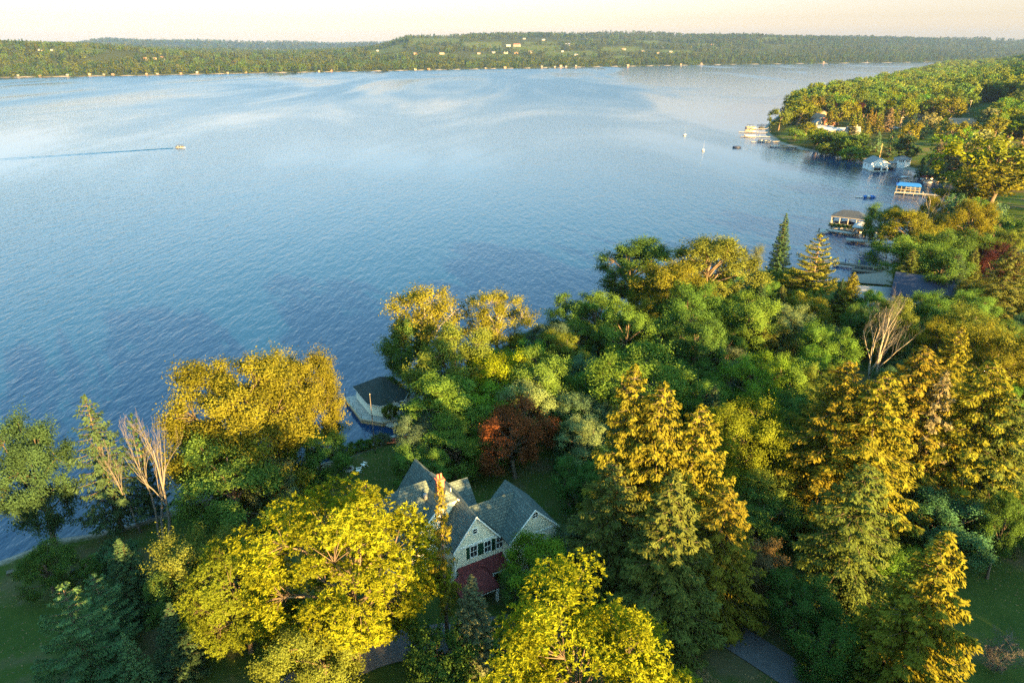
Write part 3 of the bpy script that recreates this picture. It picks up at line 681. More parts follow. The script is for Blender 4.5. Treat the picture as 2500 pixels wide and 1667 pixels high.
# ------------------------------------------------------------------ bare and broken trees
def dead(name, label, x, y, mesh_seed, H_, R_, m="dead_wood", rz=0.0, cat="tree", slim=1.0, **k):
    mb, tw, h0, r0 = gen_dead(mesh_seed, H=H_, R=R_, **k)
    e = thing(name, label, cat, (x, y, ground(x, y)), rz)
    if slim != 1: e.scale = (slim, slim, 1.0)
    mb.build("trunk", m, e, True); tw.build("twigs", m, e)
    return e
q = GT(412, 1362); dead("bare_tree", "tall bare grey tree with forked trunk on the left lawn", q[0], q[1], 41, 19.5, 3, slim=.62, start=.5, stems=2, twigs=4, r0=.45, spread=.28)
q = GT(345, 1300); dead("bare_tree", "leaning bare tree left of the forked bare trunk", q[0], q[1], 42, 14, 4, slim=.7, start=.45, stems=1, twigs=5, r0=.24, lean=-.12, spread=.38)
q = GT(400, 1335); dead("bare_tree", "bare reddish stem leaning left behind the forked bare trunk", q[0], q[1], 47, 17, 3, slim=.75, start=.6, stems=1, twigs=4, r0=.28, lean=-.2, spread=.3)
p = AtY(2190, 712, 113); q = (p[0] - .5, 113); dead("dead_tree", "big sunlit dead tree with pale spreading limbs", q[0], q[1], 43, (p[2] - ground(*q)) * .86, 6, "pale_bark", slim=.8, stems=2, twigs=6, r0=.42, spread=.42)
q = (36.4, 64.7); sn = thing("broken_trunk", "broken bare trunk standing before the big spruce group", "snag", (*q, ground(*q)))
MB().tube([(0, 0, -.5), (.05, 0, 3), (-.05, .05, 6), (0, 0, 7.4)], [.36, .30, .26, .22], 9).tube([(.05, 0, 7.2), (.12, .05, 8.2)], [.14, .02], 5).build("trunk", "dead_wood", sn, True)
mb = MB(); rr = np.random.RandomState(3)
for i in range(9): a = rr.rand() * 6.28; z = 2 + 3 * rr.rand(); mb.tube([(0, 0, z), (math.cos(a) * 1.2, math.sin(a) * 1.2, z - .2), (math.cos(a) * 2.2, math.sin(a) * 2.2, z - 1.2)], [.05, .035, .012], 4)
mb.build("twigs", "dead_wood", sn)
q = GT(2430, 1640); dead("bare_shrub", "tangled bare grey shrub in the lower right corner", q[0], q[1], 44, 5.0, 3, stems=5, twigs=6, r0=.09, spread=.7, cat="shrub")
q = GT(2110, 1490); dead("bare_shrub", "bare twiggy shrub between the spruces and the dark bushes", q[0], q[1], 45, 6.0, 3, stems=4, twigs=6, r0=.10, spread=.7, cat="shrub")
q = (152, 268); dead("dead_tree", "pale dead treetop beside the golden crown at the boat shelters", 137, 222, 46, 21, 3, "pale_bark", stems=1, twigs=5, r0=.3, spread=.5)
# ------------------------------------------------------------------ woodland
rw = np.random.RandomState(77)
TAKEN = [(o.location.x, o.location.y) for o in COL.objects if o.type == "EMPTY"]
LAWN_NEAR = [[tuple(GT(*q)[:2]) for q in L_] for L_ in (
    [(780,1190),(800,1110),(880,1100),(985,1060),(1000,1110),(960,1200),(900,1230),(800,1230)],     # lawn with chairs
    [(1120,1120),(1170,1110),(1200,1260),(1330,1290),(1400,1230),(1420,1290),(1340,1330),(1150,1230)],
    [(0,1390),(200,1330),(420,1250),(600,1190),(640,1230),(500,1330),(400,1420),(260,1500),(0,1667)],
    [(2290,1160),(2500,1130),(2500,1667),(2400,1667),(2330,1420)],
    [(1600,1560),(1760,1500),(2010,1667),(1650,1667)],
    [(1560,1640),(1700,1600),(1760,1667),(1560,1667)],
    [(1740,720),(1990,690),(2230,690),(2330,760),(2180,790),(1980,730),(1760,745)],
    [(1960,700),(2180,640),(2230,660),(2200,720)])]
FILL = 0
xs = rw.uniform(-30, 260, 9000); ys = rw.uniform(52, 330, 9000); ds, fs = shore_dist(xs, ys)
HC = (0.5, 71.5)
for x, y, d in zip(xs, ys, ds):
    if d < 2.5 or FILL >= 170: continue
    c = 1250 + FPX * x / depth((x, y, 6))
    if c < 960 or c > 2620 or (y < 80 and x < 14): continue
    if math.hypot(x - HC[0], y - HC[1]) < 17.5: continue
    if any(inpoly(x, y, L_) for L_ in LAWN_NEAR + LAWNS): continue
    sp = 5.2 if y < 150 else 6.5 if y < 220 else 8
    if any((x - a) ** 2 + (y - b) ** 2 < (sp * sp if k >= NMAN else sp * sp * .3) for k, (a, b) in enumerate(TAKEN)) if (NMAN := NMAN if "NMAN" in globals() else len(TAKEN)) else False: continue
    TAKEN.append((x, y)); FILL += 1
    far_ = y > 215
    kd = ("far_round", "far_round2", "far_willow")[rw.randint(3)] if far_ else ("round", "round2", "round3", "tall", "spruce3")[rw.choice(5, p=[.25, .25, .25, .15, .1])]
    H_ = rw.uniform(6.5, 11.5) if d > 10 else rw.uniform(4, 7.5)
    put_tree(kd, x, y, H_, H_ * (.24 if kd == "spruce3" else rw.uniform(.36, .48)), ("dk", "dk", "green", "olive", "blue")[rw.randint(5)] if kd != "spruce3" else "dkspr", "understory_tree",
             "shaded understory tree filling the wood between the taller named trees", "tree", "shaded understory trees of the shore wood", cj=.2)
# trees among the houses of the point and along its water
rv = np.random.RandomState(31)
def row(n, p0, p1, kinds, cols, h0, h1, rel, name, label, group, jy=2.0):
    for i in range(n):
        t = (i + .5 + rv.uniform(-.3, .3)) / n; px = p0[0] + (p1[0] - p0[0]) * t; py = p0[1] + (p1[1] - p0[1]) * t + rv.uniform(-jy, jy); q = GT(px, py); H_ = rv.uniform(h0, h1); k = kinds[rv.randint(len(kinds))]
        put_tree(k, q[0], q[1], H_, H_ * (.24 if k == "far_spruce" else rv.uniform(*rel)), cols[rv.randint(len(cols))], name, label, "tree", group, cj=.2)
BR = ("far_round", "far_round2", "far_tall", "far_willow")
row(11, (1985, 362), (2092, 378), BR, ("green", "olive", "gold", "green", "dk", "yel2"), 8, 14, (.36, .46), "shore_tree", "tree in the leafy row along the water of the point", "row of trees along the point's water", 2)
row(9, (2075, 317), (2190, 314), ("far_spruce",), ("orange", "spr2", "gold"), 11, 17, (.3, .3), "larch_tree", "orange brown conifer in the row across the point's lawn", "row of orange conifers on the point", 3)
row(11, (2020, 292), (2240, 288), BR + ("far_spruce",), ("gold", "olive", "dk", "green", "yel2", "orange", "green"), 13, 22, (.34, .44), "village_tree", "tall tree in the mixed row behind the point's houses", "mixed trees behind the point's houses", 5)
row(5, (2290, 314), (2330, 296), BR + ("far_spruce",), ("gold", "dk", "green", "olive", "yel2"), 9, 16, (.32, .42), "village_tree", "tree in the loose group right of the blue grey house", "trees right of the blue grey house", 6)
row(12, (2395, 318), (2500, 330), BR + ("far_spruce",), ("gold", "dk", "green", "olive", "yel2", "orange"), 11, 18, (.32, .42), "village_tree", "tree in the group right of the long tan roofed house", "trees right of the long tan roofed house", 8)
row(6, (1925, 305), (1990, 296), BR, ("olive", "yel2", "green", "gold"), 11, 17, (.34, .42), "point_tree", "tree in the row near the tip of the point", "trees near the tip of the point", 3)
row(6, (2320, 420), (2400, 440), BR, ("grey", "olive", "gold", "dk", "tan"), 9, 16, (.4, .5), "shore_tree", "tree on the bank at the head of the cove", "trees on the bank at the cove's head", 6)
# far trees scattered by bearing
def scatter(n, p0, p1, r0, r1, far_, seed):
    r = np.random.RandomState(seed); p = r.uniform(p0, p1, n); R_ = np.exp(r.uniform(math.log(r0), math.log(r1), n))
    tx = (p - 1250) / FPX * math.cos(TILT); y = R_; x = tx * y
    d, f = shore_dist(x, y); ok = (d > 5) & (f == far_)
    return x[ok], y[ok], d[ok], p[ok], r
TINTS = np.array([TC[k] for k in ("green", "olive", "olive", "yel2", "dk", "olive", "green", "green", "yel2", "gold")])
def gn_forest(name, label, x, y, s, tint, idx, keys):
    z = np.array([ground(a, b) for a, b in zip(x, y)]) - .3
    me = bpy.data.meshes.new(name); me.vertices.add(len(x)); me.vertices.foreach_set("co", np.stack([x, y, z], 1).astype(np.float32).ravel())
    A = me.attributes.new("tint", "FLOAT_VECTOR", "POINT"); A.data.foreach_set("vector", tint.astype(np.float32).ravel())
    A = me.attributes.new("size", "FLOAT_VECTOR", "POINT"); A.data.foreach_set("vector", s.astype(np.float32).ravel())
    A = me.attributes.new("turn", "FLOAT", "POINT"); A.data.foreach_set("value", rw.uniform(0, 6.28, len(x)).astype(np.float32))
    A = me.attributes.new("idx", "INT", "POINT"); A.data.foreach_set("value", idx.astype(np.int32))
    o = link(name, me); tag(o, label, None, None, "stuff")
    ng = bpy.data.node_groups.new(name, "GeometryNodeTree")
    ng.interface.new_socket("Geometry", in_out="INPUT", socket_type="NodeSocketGeometry"); ng.interface.new_socket("Geometry", in_out="OUTPUT", socket_type="NodeSocketGeometry")
    N = ng.nodes.new; L = ng.links.new; gi = N("NodeGroupInput"); go = N("NodeGroupOutput"); jn = N("GeometryNodeJoinGeometry")
    def na(nm, ty): n = N("GeometryNodeInputNamedAttribute"); n.data_type = ty; n.inputs["Name"].default_value = nm; return n.outputs["Attribute"]
    for k, key in enumerate(keys):
        src = bpy.data.objects.new("forest_source_" + key, FARMESH[key])
        oi = N("GeometryNodeObjectInfo"); oi.inputs["Object"].default_value = src
        cp = N("FunctionNodeCompare"); cp.data_type = "INT"; cp.operation = "EQUAL"; L(na("idx", "INT"), cp.inputs[2]); cp.inputs[3].default_value = k
        ip = N("GeometryNodeInstanceOnPoints"); L(gi.outputs[0], ip.inputs["Points"]); L(cp.outputs[0], ip.inputs["Selection"]); L(oi.outputs["Geometry"], ip.inputs["Instance"])
        cx = N("ShaderNodeCombineXYZ"); L(na("turn", "FLOAT"), cx.inputs["Z"]); L(cx.outputs[0], ip.inputs["Rotation"]); L(na("size", "FLOAT_VECTOR"), ip.inputs["Scale"])
        L(ip.outputs[0], jn.inputs[0])
    L(jn.outputs[0], go.inputs[0])
    md = o.modifiers.new("forest", "NODES"); md.node_group = ng
    return o
FARMESH = {}
for k in ("far_round", "far_round2", "far_tall", "far_spruce"):
    m_ = PROTO[k][0].copy(); m_.materials.clear(); m_.materials.append(MAT["leaf_far"]); FARMESH[k] = m_
for k, sd, kw in (("tiny_round", 51, dict(H=16, R=7, lobes=7, clumps=4, nleaf=9, leaf=2.6, lobe_r=.5, twig=False, bare=.02)), ("tiny_round2", 52, dict(H=16, R=6.5, lobes=8, clumps=4, nleaf=8, leaf=2.6, lobe_r=.5, twig=False, bare=.02))):
    w_, V_, F_, A_, _, _ = gen_broad(sd, **kw); FARMESH[k] = npmesh(k, V_, F_, False, A_); FARMESH[k].materials.append(MAT["leaf_far"])
w_, V_, F_, A_, _, _ = gen_spruce(53, H=18, R=4, whorls=9, per=5, nleaf=5, leaf=2.4, wid=1.4); FARMESH["tiny_spruce"] = npmesh("tiny_spruce", V_, F_, False, A_); FARMESH["tiny_spruce"].materials.append(MAT["leaf_far"])
# right-hand hillside beyond the cove
x, y, d, p, r = scatter(16000, 1840, 2700, 470, 3600, False, 5)
keep = np.ones(len(x), bool)
for L_ in LAWNS: keep &= ~inpoly(x, y, L_)
keep &= ~((y < 655) & (p < 2480)) & ~((y < 720) & (p < 1960))
x, y, d, p = x[keep], y[keep], d[keep], p[keep]
cell = {}; ok = np.zeros(len(x), bool)
for i in np.argsort(y):
    g = 9 if y[i] < 900 else 10.5 if y[i] < 1800 else 13
    c_ = (int(x[i] // g), int(y[i] // g), g)
    if c_ in cell: continue
    cell[c_] = 1; ok[i] = True
x, y, d, p = x[ok], y[ok], d[ok], p[ok]
o_ = np.argsort(np.hypot(x, y)); n_ind = 260
for i in o_[:n_ind]:
    k = ("far_round", "far_round2", "far_tall", "far_spruce")[r.choice(4, p=[.33, .3, .25, .12])]; H_ = r.uniform(13, 21) * (1 if d[i] > 20 else .7)
    put_tree(k, x[i], y[i], H_, H_ * (.2 if k == "far_spruce" else r.uniform(.3, .4)), ("green", "olive", "gold", "dk", "orange", "yel2", "spr2")[r.choice(7, p=[.24, .26, .12, .14, .03, .16, .05])], "forest_tree",
             "tree in the wood covering the right hillside beyond the cove", "tree", "trees of the wood beyond the cove", cj=.25)
j = o_[n_ind:]; n = len(j)
si = r.uniform(.85, 1.4, n); S = np.stack([si * r.uniform(.9, 1.2, n), si * r.uniform(.9, 1.2, n), si], 1)
clump = vnoise(x[j], y[j], 60, 9)
ti = TINTS[np.clip((clump * 6 + r.uniform(0, 4, n)).astype(int), 0, 9)] * r.uniform(.8, 1.4, (n, 1))
gn_forest("forest", "golden green forest covering the right hillside farther off", x[j], y[j], S, ti, r.choice(4, n, p=[.35, .33, .22, .10]), ["far_round", "far_round2", "far_tall", "far_spruce"])
# opposite shore
x, y, d, p, r = scatter(70000, -250, 2750, 1650, 9500, True, 6)
keep = ~isfield(p, d) & ((vnoise(x, y, 170, 12) > np.where((p > 950) & (p < 1720) & (d > 250), .45, .22)) | (d < 260)); x, y, d, p = x[keep], y[keep], d[keep], p[keep]
cell = {}; ok = np.zeros(len(x), bool)
for i in range(len(x)):
    g = 8 + y[i] / 300; c_ = (int(x[i] // g), int(y[i] // (g * 1.3)), int(g))
    if c_ in cell: continue
    cell[c_] = 1; ok[i] = True
x, y, d, p = x[ok], y[ok], d[ok], p[ok]; n = len(x)
si = r.uniform(.7, 1.25, n) * (1 + np.clip((y - 2500) / 6000, 0, .6)); S = np.stack([si * 1.05, si * 1.05, si], 1)
ti = TINTS[np.clip((vnoise(x, y, 110, 10) * 6 + r.uniform(0, 4, n)).astype(int), 0, 9)] * r.uniform(.28, .62, (n, 1))
gn_forest("forest", "woods along the opposite shore and over its hills", x, y, S, ti, r.choice(3, n, p=[.45, .42, .13]), ["tiny_round", "tiny_round2", "tiny_spruce"])
print("far trees", n, "right trees", len(j), "fill", FILL)
# unseen wood behind the viewer, with nearer groves added to shade shore and house
xs = rw.uniform(-40, 190, 700); ys = rw.uniform(-150, -10, 700); s_ = rw.uniform(.8, 1.05, 700)
xs = np.concatenate([xs, rw.uniform(-62, -20, 110), rw.uniform(72, 130, 60), rw.uniform(31, 47, 14)]); ys = np.concatenate([ys, rw.uniform(2, 29, 110), rw.uniform(-10, 34, 60), rw.uniform(11, 27, 14)]); s_ = np.concatenate([s_, rw.uniform(.8, 1.0, 110), rw.uniform(.7, .95, 60), rw.uniform(1.1, 1.25, 14)])  # groves added out of view: they block sun from left shore, lawn and house
gn_forest("forest", "unseen wood behind the viewpoint, with groves added to cast shade", xs, ys, np.stack([s_, s_, s_], 1), TINTS[rw.randint(0, 10, 884)], rw.randint(0, 3, 884), ["far_round", "far_round2", "far_tall"])
# ------------------------------------------------------------------ roof and wall materials
def tiled(name, c1, c2, cm, w=.42, h=.24, rough=.75, bump=.5, noise_amt=.35, off=.5):
    m, N, L = mat(name)
    uv = N("ShaderNodeUVMap"); br = N("ShaderNodeTexBrick"); br.offset = off
    L(uv.outputs[0], br.inputs["Vector"]); br.inputs["Scale"].default_value = 1.0
    br.inputs["Color1"].default_value = (*c1, 1); br.inputs["Color2"].default_value = (*c2, 1); br.inputs["Mortar"].default_value = (*cm, 1)
    br.inputs["Brick Width"].default_value = w; br.inputs["Row Height"].default_value = h; br.inputs["Mortar Size"].default_value = .022; br.inputs["Mortar Smooth"].default_value = .3
    t = N("ShaderNodeTexCoord"); n = N("ShaderNodeTexNoise"); n.inputs["Scale"].default_value = .8; n.inputs["Detail"].default_value = 6; L(t.outputs["Object"], n.inputs["Vector"])
    mr = N("ShaderNodeMapRange"); mr.inputs["To Min"].default_value = 1 - noise_amt; mr.inputs["To Max"].default_value = 1 + noise_amt; L(n.outputs[0], mr.inputs[0])
    vm = N("ShaderNodeVectorMath", operation="SCALE"); L(br.outputs["Color"], vm.inputs[0]); L(mr.outputs[0], vm.inputs["Scale"])
    b = N("ShaderNodeBsdfPrincipled"); b.inputs["Roughness"].default_value = rough; b.inputs["Specular IOR Level"].default_value = .3
    L(vm.outputs[0], b.inputs["Base Color"])
    inv = N("ShaderNodeMath", operation="SUBTRACT"); inv.inputs[0].default_value = 1; L(br.outputs["Fac"], inv.inputs[1])
    bp = N("ShaderNodeBump"); bp.inputs["Strength"].default_value = bump; bp.inputs["Distance"].default_value = .04; L(inv.outputs[0], bp.inputs["Height"]); L(bp.outputs[0], b.inputs["Normal"])
    o = N("ShaderNodeOutputMaterial"); L(b.outputs[0], o.inputs[0]); return m
tiled("green_slate", (.052, .074, .074), (.088, .120, .115), (.020, .030, .031), .50, .36, bump=.9)
tiled("green_slate_small", (.016, .026, .026), (.022, .034, .033), (.008, .012, .012), .5, .30, .9)
tiled("red_shingle", (.115, .018, .020), (.16, .028, .028), (.05, .01, .012), .42, .22)
tiled("seam_metal", (.024, .029, .040), (.028, .034, .046), (.06, .07, .09), .45, 40, .45, .3, .15, 0)
tiled("siding_cream", (.86, .80, .64), (.87, .81, .65), (.62, .56, .43), 30, .17, .6, .4, .06)
tiled("siding_white", (.74, .73, .71), (.76, .75, .73), (.55, .55, .55), 30, .2, .6, .3, .06)
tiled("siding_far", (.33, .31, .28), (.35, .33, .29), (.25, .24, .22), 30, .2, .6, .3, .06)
tiled("deck_boards", (.30, .285, .27), (.36, .34, .32), (.12, .11, .10), 3.0, .16, .8, .3, .25)
tiled("shingle_grey", (.15, .155, .17), (.19, .195, .21), (.09, .09, .1), .5, .3, .8, .3, .25)
def uvproject(me):
    me.update(); uvl = me.uv_layers.new(name="UVMap"); n = len(me.loops); out = np.zeros((n, 2), np.float32)
    for p in me.polygons:
        nm = np.array(p.normal)
        if abs(nm[2]) > .995: e = np.array([1., 0, 0]); s = np.array([0., 1, 0])
        else: e = unit(np.cross([0, 0, 1.], nm)); s = np.cross(nm, e)
        for li in p.loop_indices: c = np.array(me.vertices[me.loops[li].vertex_index].co); out[li] = (c @ e, c @ s)
    uvl.data.foreach_set("uv", out.ravel())
def B(mb, name, m, parent=None, loc=None):
    o = mb.build(name, m, parent, False, loc); uvproject(o.data); return o
def A3(x, y, z): return np.array([x, y, z], float)
def gable_y(par, uc, half, y0, y1, ze, zr, roof, wall, ov=.35, zb=0.0, clip=None, trim=True, back=True):
    """wing whose ridge runs front to back; y0 is its front"""
    sl = (zr - ze) / half
    prof = [(uc - half, zb), (uc + half, zb), (uc + half, ze), (uc, zr), (uc - half, ze)]
    if clip: hw = (zr - clip) / sl; prof = prof[:3] + [(uc + hw, clip), (uc - hw, clip)] + prof[4:]
    if wall: B(MB().extr([A3(u, y0, z) for u, z in prof], (0, y1 - y0, 0)), "wall", wall, par)
    t = .20; yb = y1 + (ov if back else -.02)
    for s in (-1, 1):
        e = A3(uc + s * (half + ov), 0, ze - sl * ov + t); r = A3(uc + (0 if s > 0 else .003), 0, zr + t)
        f = [A3(e[0], y0 - ov, e[2]), A3(r[0], y0 - ov, r[2]), A3(r[0], yb, r[2]), A3(e[0], yb, e[2])]
        if clip:
            c = A3(uc + s * hw, y0 - ov, clip + t); f = [f[0], c, A3(uc, y0 - ov + (zr - clip) * .9, zr + t), f[2], f[3]]
        B(MB().slab(f[::-1] if s > 0 else f, t * .9), "roof", roof, par)
        if trim:
            a = A3(e[0], y0 - ov - .03, e[2] - t * .9); b_ = A3(uc, y0 - ov - .03, zr + t - t * .9) if not clip else A3(uc + s * hw, y0 - ov - .03, clip + t - t * .9)
            mb = MB(); mb.extr([a, b_, b_ + A3(0, 0, .24), a + A3(0, 0, .24)] if s < 0 else [b_, a, a + A3(0, 0, .24), b_ + A3(0, 0, .24)], (0, .06, 0)); mb.build("rake_board", "trim_white", par)
    if clip:
        f = [A3(uc - hw - .05, y0 - ov, clip + t - .03), A3(uc + hw + .05, y0 - ov, clip + t - .03), A3(uc, y0 - ov + (zr - clip) * .9 + .05, zr + t)]
        B(MB().slab(f, t * .8), "roof", roof, par)
def gable_x(par, u0, u1, yc, half, ze, zr, roof, wall, ov=.35, zb=0.0, hip_left=False, ovr=.35, ovl=.35):
    sl = (zr - ze) / half; t = .20
    if wall: B(MB().extr([A3(u0, y, z) for y, z in [(yc + half, zb), (yc - half, zb), (yc - half, ze)] + ([(yc, zr)] if not hip_left else []) + [(yc + half, ze)]], (u1 - u0, 0, 0)), "wall", wall, par)
    if wall and hip_left: B(MB().extr([A3(u1 - .3, y, z) for y, z in [(yc + half, ze), (yc - half, ze), (yc, zr)]][::-1], (.28, 0, 0)), "wall", wall, par)
    r0 = u0 + (half if hip_left else -ovl)
    for s in (-1, 1):
        e = yc + s * (half + ov); z = ze - sl * ov + t
        f = [A3(u0 - ovl - (ov - ovl if hip_left else 0), e, z), A3(u1 + ovr, e, z), A3(u1 + ovr, yc + (.003 if s > 0 else 0), zr + t), A3(r0, yc, zr + t)]
        B(MB().slab(f if s < 0 else f[::-1], t * .9), "roof", roof, par)
    if hip_left:
        f = [A3(u0 - ov, yc + half + ov, ze - sl * ov + t), A3(u0 - ov, yc - half - ov, ze - sl * ov + t), A3(r0 + .01, yc, zr + t - .01)]
        B(MB().slab(f, t * .9), "roof", roof, par)
def window(par, x, y, z, w, h, name="window", n=(0, -1), mull=True, frame="trim_white"):
    """n: outward wall normal in the house's own axes; y front"""
    t = np.array([-n[1], n[0]]); N_ = np.array(n, float)
    def bx(a0, a1, z0, z1, d0, d1):
        pts = []
        for zz in (z0, z1):
            for a, d in ((a0, d0), (a1, d0), (a1, d1), (a0, d1)): q = np.array([x, y]) + t * a + N_ * d; pts.append((q[0], q[1], zz))
        return pts
    FC = [(3,2,1,0),(4,5,6,7),(0,1,5,4),(1,2,6,5),(2,3,7,6),(3,0,4,7)]
    mb = MB(); f = .10
    for a0, a1, z0, z1 in ((-w/2 - f, -w/2, z - h/2 - f, z + h/2 + f), (w/2, w/2 + f, z - h/2 - f, z + h/2 + f), (-w/2, w/2, z + h/2, z + h/2 + f), (-w/2 - .05, w/2 + .05, z - h/2 - f, z - h/2)):
        mb.poly(bx(a0, a1, z0, z1, -.03, .07), FC)
    o = mb.build(name, frame, par)
    MB().poly(bx(-w/2, w/2, z - h/2, z + h/2, -.02, .015), FC).build("pane", "glass", o)
    if mull:
        mb = MB().poly(bx(-w/2, w/2, z - .03, z + .03, .016, .045), FC)
        if w > .6: mb.poly(bx(-.02, .02, z - h/2, z + h/2, .016, .035), FC)
        mb.build("sash_bar", frame, o)
    return o
# ------------------------------------------------------------------ the cream house
hs = thing("cream_house", "cream clapboard house with green slate gables and red porch roof", "house", (*HOUSE_O, PAD), HOUSE_PHI)
GS, CW = "green_slate", "siding_cream"
gable_x(hs, -7.5, 1.6, 8.5, 4.3, 6.4, 10.9, GS, CW, hip_left=True, ovr=-.05)                       # main block
gable_x(hs, 1.5, 5.6, 8.3, 3.3, 6.38, 9.55, GS, CW, ovl=-.02)
gable_y(hs, 1.4, 4.55, 4.3, 9.5, 6.42, 11.25, GS, CW, clip=10.15, back=False)                     # clipped gable
gable_y(hs, 2.85, 2.85, 0.0, 8.2, 6.4, 10.13, GS, CW, back=False)                                  # front gable
gable_x(hs, 5.72, 9.9, 2.45, 2.43, 6.36, 9.67, GS, CW, ovl=-.02, ovr=-.05); B(MB().slab([A3(5.76, .1, 6.9), A3(5.76, 2.45, 9.865), A3(3.0, 2.45, 9.865)], .15), "roof", GS, hs)                             # link
gable_y(hs, 9.78, 3.29, -2.0, 4.7, 6.41, 9.79, GS, CW)                                             # right wing
gable_y(hs, 1.0, 3.3, 8.6, 13.3, 6.44, 11.05, GS, CW, trim=False)                                  # lakeside wing
gable_y(hs, -5.0, 1.6, 11.2, 14.2, 5.2, 7.9, GS, CW, trim=False)
MB().box(-.1, 5.8, -.07, -.004, 6.18, 6.42).build("frieze_board", "trim_white", hs)
MB().box(6.5, 13.05, -2.07, -2.004, 6.16, 6.42).build("frieze_board", "trim_white", hs)
for cx_, cy_ in ((13.07, -2.0), (6.49, -2.0), (-.02, 0)): MB().box(cx_ - .09, cx_ + .09, cy_ - .05, cy_ + .1, 0, 6.35).build("corner_board", "trim_white", hs)
for u, z in ((2.5, 5.2), (4.4, 5.15), (6.05, 5.1)):
    window(hs, u, 0, z, .86, 1.62)
    for s in (-1, 1): MB().box(u + s * .76 - .2, u + s * .76 + .2, -.075, -.01, z - .84, z + .84).build("shutter", "shutter_green", hs)
window(hs, 2.75, 0, 8.1, .52, .66)
window(hs, 9.0, -2, 5.0, .8, 1.6); window(hs, 10.9, -2, 5.0, .8, 1.6); window(hs, 9.9, -2, 1.5, 1.6, 1.6)
for u in (-1.9, 0.4): window(hs, u, 4.3, 7.6, .8, 1.4)
MB().box(-2.75, -2.35, 4.22, 4.29, 4.0, 5.7).build("shutter", "shutter_green", hs); MB().box(-1.35, -.95, 4.22, 4.29, 4.0, 5.7).build("shutter", "shutter_green", hs); window(hs, -1.85, 4.3, 4.85, .8, 1.6)
window(hs, 13.07, 1.0, 4.9, .8, 1.5, n=(1, 0)); window(hs, 13.07, 3.4, 4.9, .8, 1.5, n=(1, 0))
mb = MB(); ring = [(9.95 + .46 * math.cos(a), -2.06, 9.0 + .46 * math.sin(a)) for a in np.linspace(0, 2 * math.pi, 24, endpoint=False)]; mb.tube(ring + [ring[0]], .06, 5)
rw_ = mb.build("round_window", "trim_white", hs); MB().extr([(9.95 + .44 * math.cos(a), -2.0, 9.0 + .44 * math.sin(a)) for a in np.linspace(0, 2 * math.pi, 24, endpoint=False)][::-1], (0, -.03, 0)).build("pane", "glass", rw_)
MB().box(9.92, 9.98, -2.06, -2.035, 8.56, 9.44).box(9.51, 10.39, -2.064, -2.036, 8.97, 9.03).build("sash_bar", "trim_white", rw_)
# red roofs
B(MB().slab([A3(.2, -1.75, 2.55), A3(6.44, -1.75, 2.55), A3(6.44, -.01, 3.5), A3(.2, -.01, 3.5)], .14), "porch_roof", "red_shingle", hs)
MB().box(.2, 6.44, -1.72, -1.6, 2.12, 2.40).build("fascia", "trim_white", hs)
pr = [A3(-1.0, -4.0, 2.25), A3(3.95, -4.0, 2.25), A3(3.95, -1.55, 2.72), A3(-1.0, -1.55, 2.72)]; ra, rb = A3(.3, -2.7, 3.45), A3(3.1, -2.3, 3.45)
B(MB().slab([pr[0], pr[1], rb, ra], .12), "porch_roof", "red_shingle", hs); B(MB().slab([pr[1], A3(3.95, -1.0, 2.75), A3(2.9, -1.0, 3.45), rb], .12), "porch_roof", "red_shingle", hs)
B(MB().slab([ra, rb, A3(2.9, -.9, 3.42), A3(.3, -.9, 3.42)], .12), "porch_roof", "red_shingle", hs); B(MB().slab([A3(-1.0, -1.0, 2.75), pr[0], ra, A3(.3, -.9, 3.42)], .12), "porch_roof", "red_shingle", hs)
MB().box(-.9, 3.85, -3.92, -3.78, 1.88, 2.12).box(3.72, 3.86, -3.77, -1.7, 1.88, 2.12).build("fascia", "trim_white", hs)
for u, y in ((3.65, -3.75), (-.7, -3.75), (6.2, -1.55), (4.2, -1.55)):
    MB().box(u - .13, u + .13, y - .13, y + .13, -.3, 2.1).box(u - .19, u + .19, y - .19, y + .19, 1.75, 1.87).build("porch_post", "trim_white", hs)
MB().box(4.6, 5.6, -.06, -.004, .1, 2.2).build("door", "shutter_green", hs)
# chimneys, vents
def chimney(x, y, z0, z1, w=.9, d=.7, pots=2):
    c = MB().box(x - w / 2, x + w / 2, y - d / 2, y + d / 2, z0, z1 - .5).box(x - w / 2 - .1, x + w / 2 + .1, y - d / 2 - .1, y + d / 2 + .1, z1 - .499, z1 - .22).build("chimney", "brick", hs)
    for k in range(pots): MB().tube([(x + (k - (pots - 1) / 2) * .42, y, z1 - .24), (x + (k - (pots - 1) / 2) * .42, y, z1 + .45)], [.17, .13], 8).build("chimney_pot", "brick", c, True)
chimney(1.0, 5.9, 9.5, 12.9); chimney(-6.6, 11.9, 5.0, 10.4)
MB().tube([(-.6, 6.9, 9.6), (-.6, 6.9, 10.35)], .28, 10).build("roof_vent", "grey_roof", hs, True)
MB().bar((2.3, 5.6, 9.6), (2.3, 5.6, 11.0), .06).build("vent_pipe", "trim_white", hs)

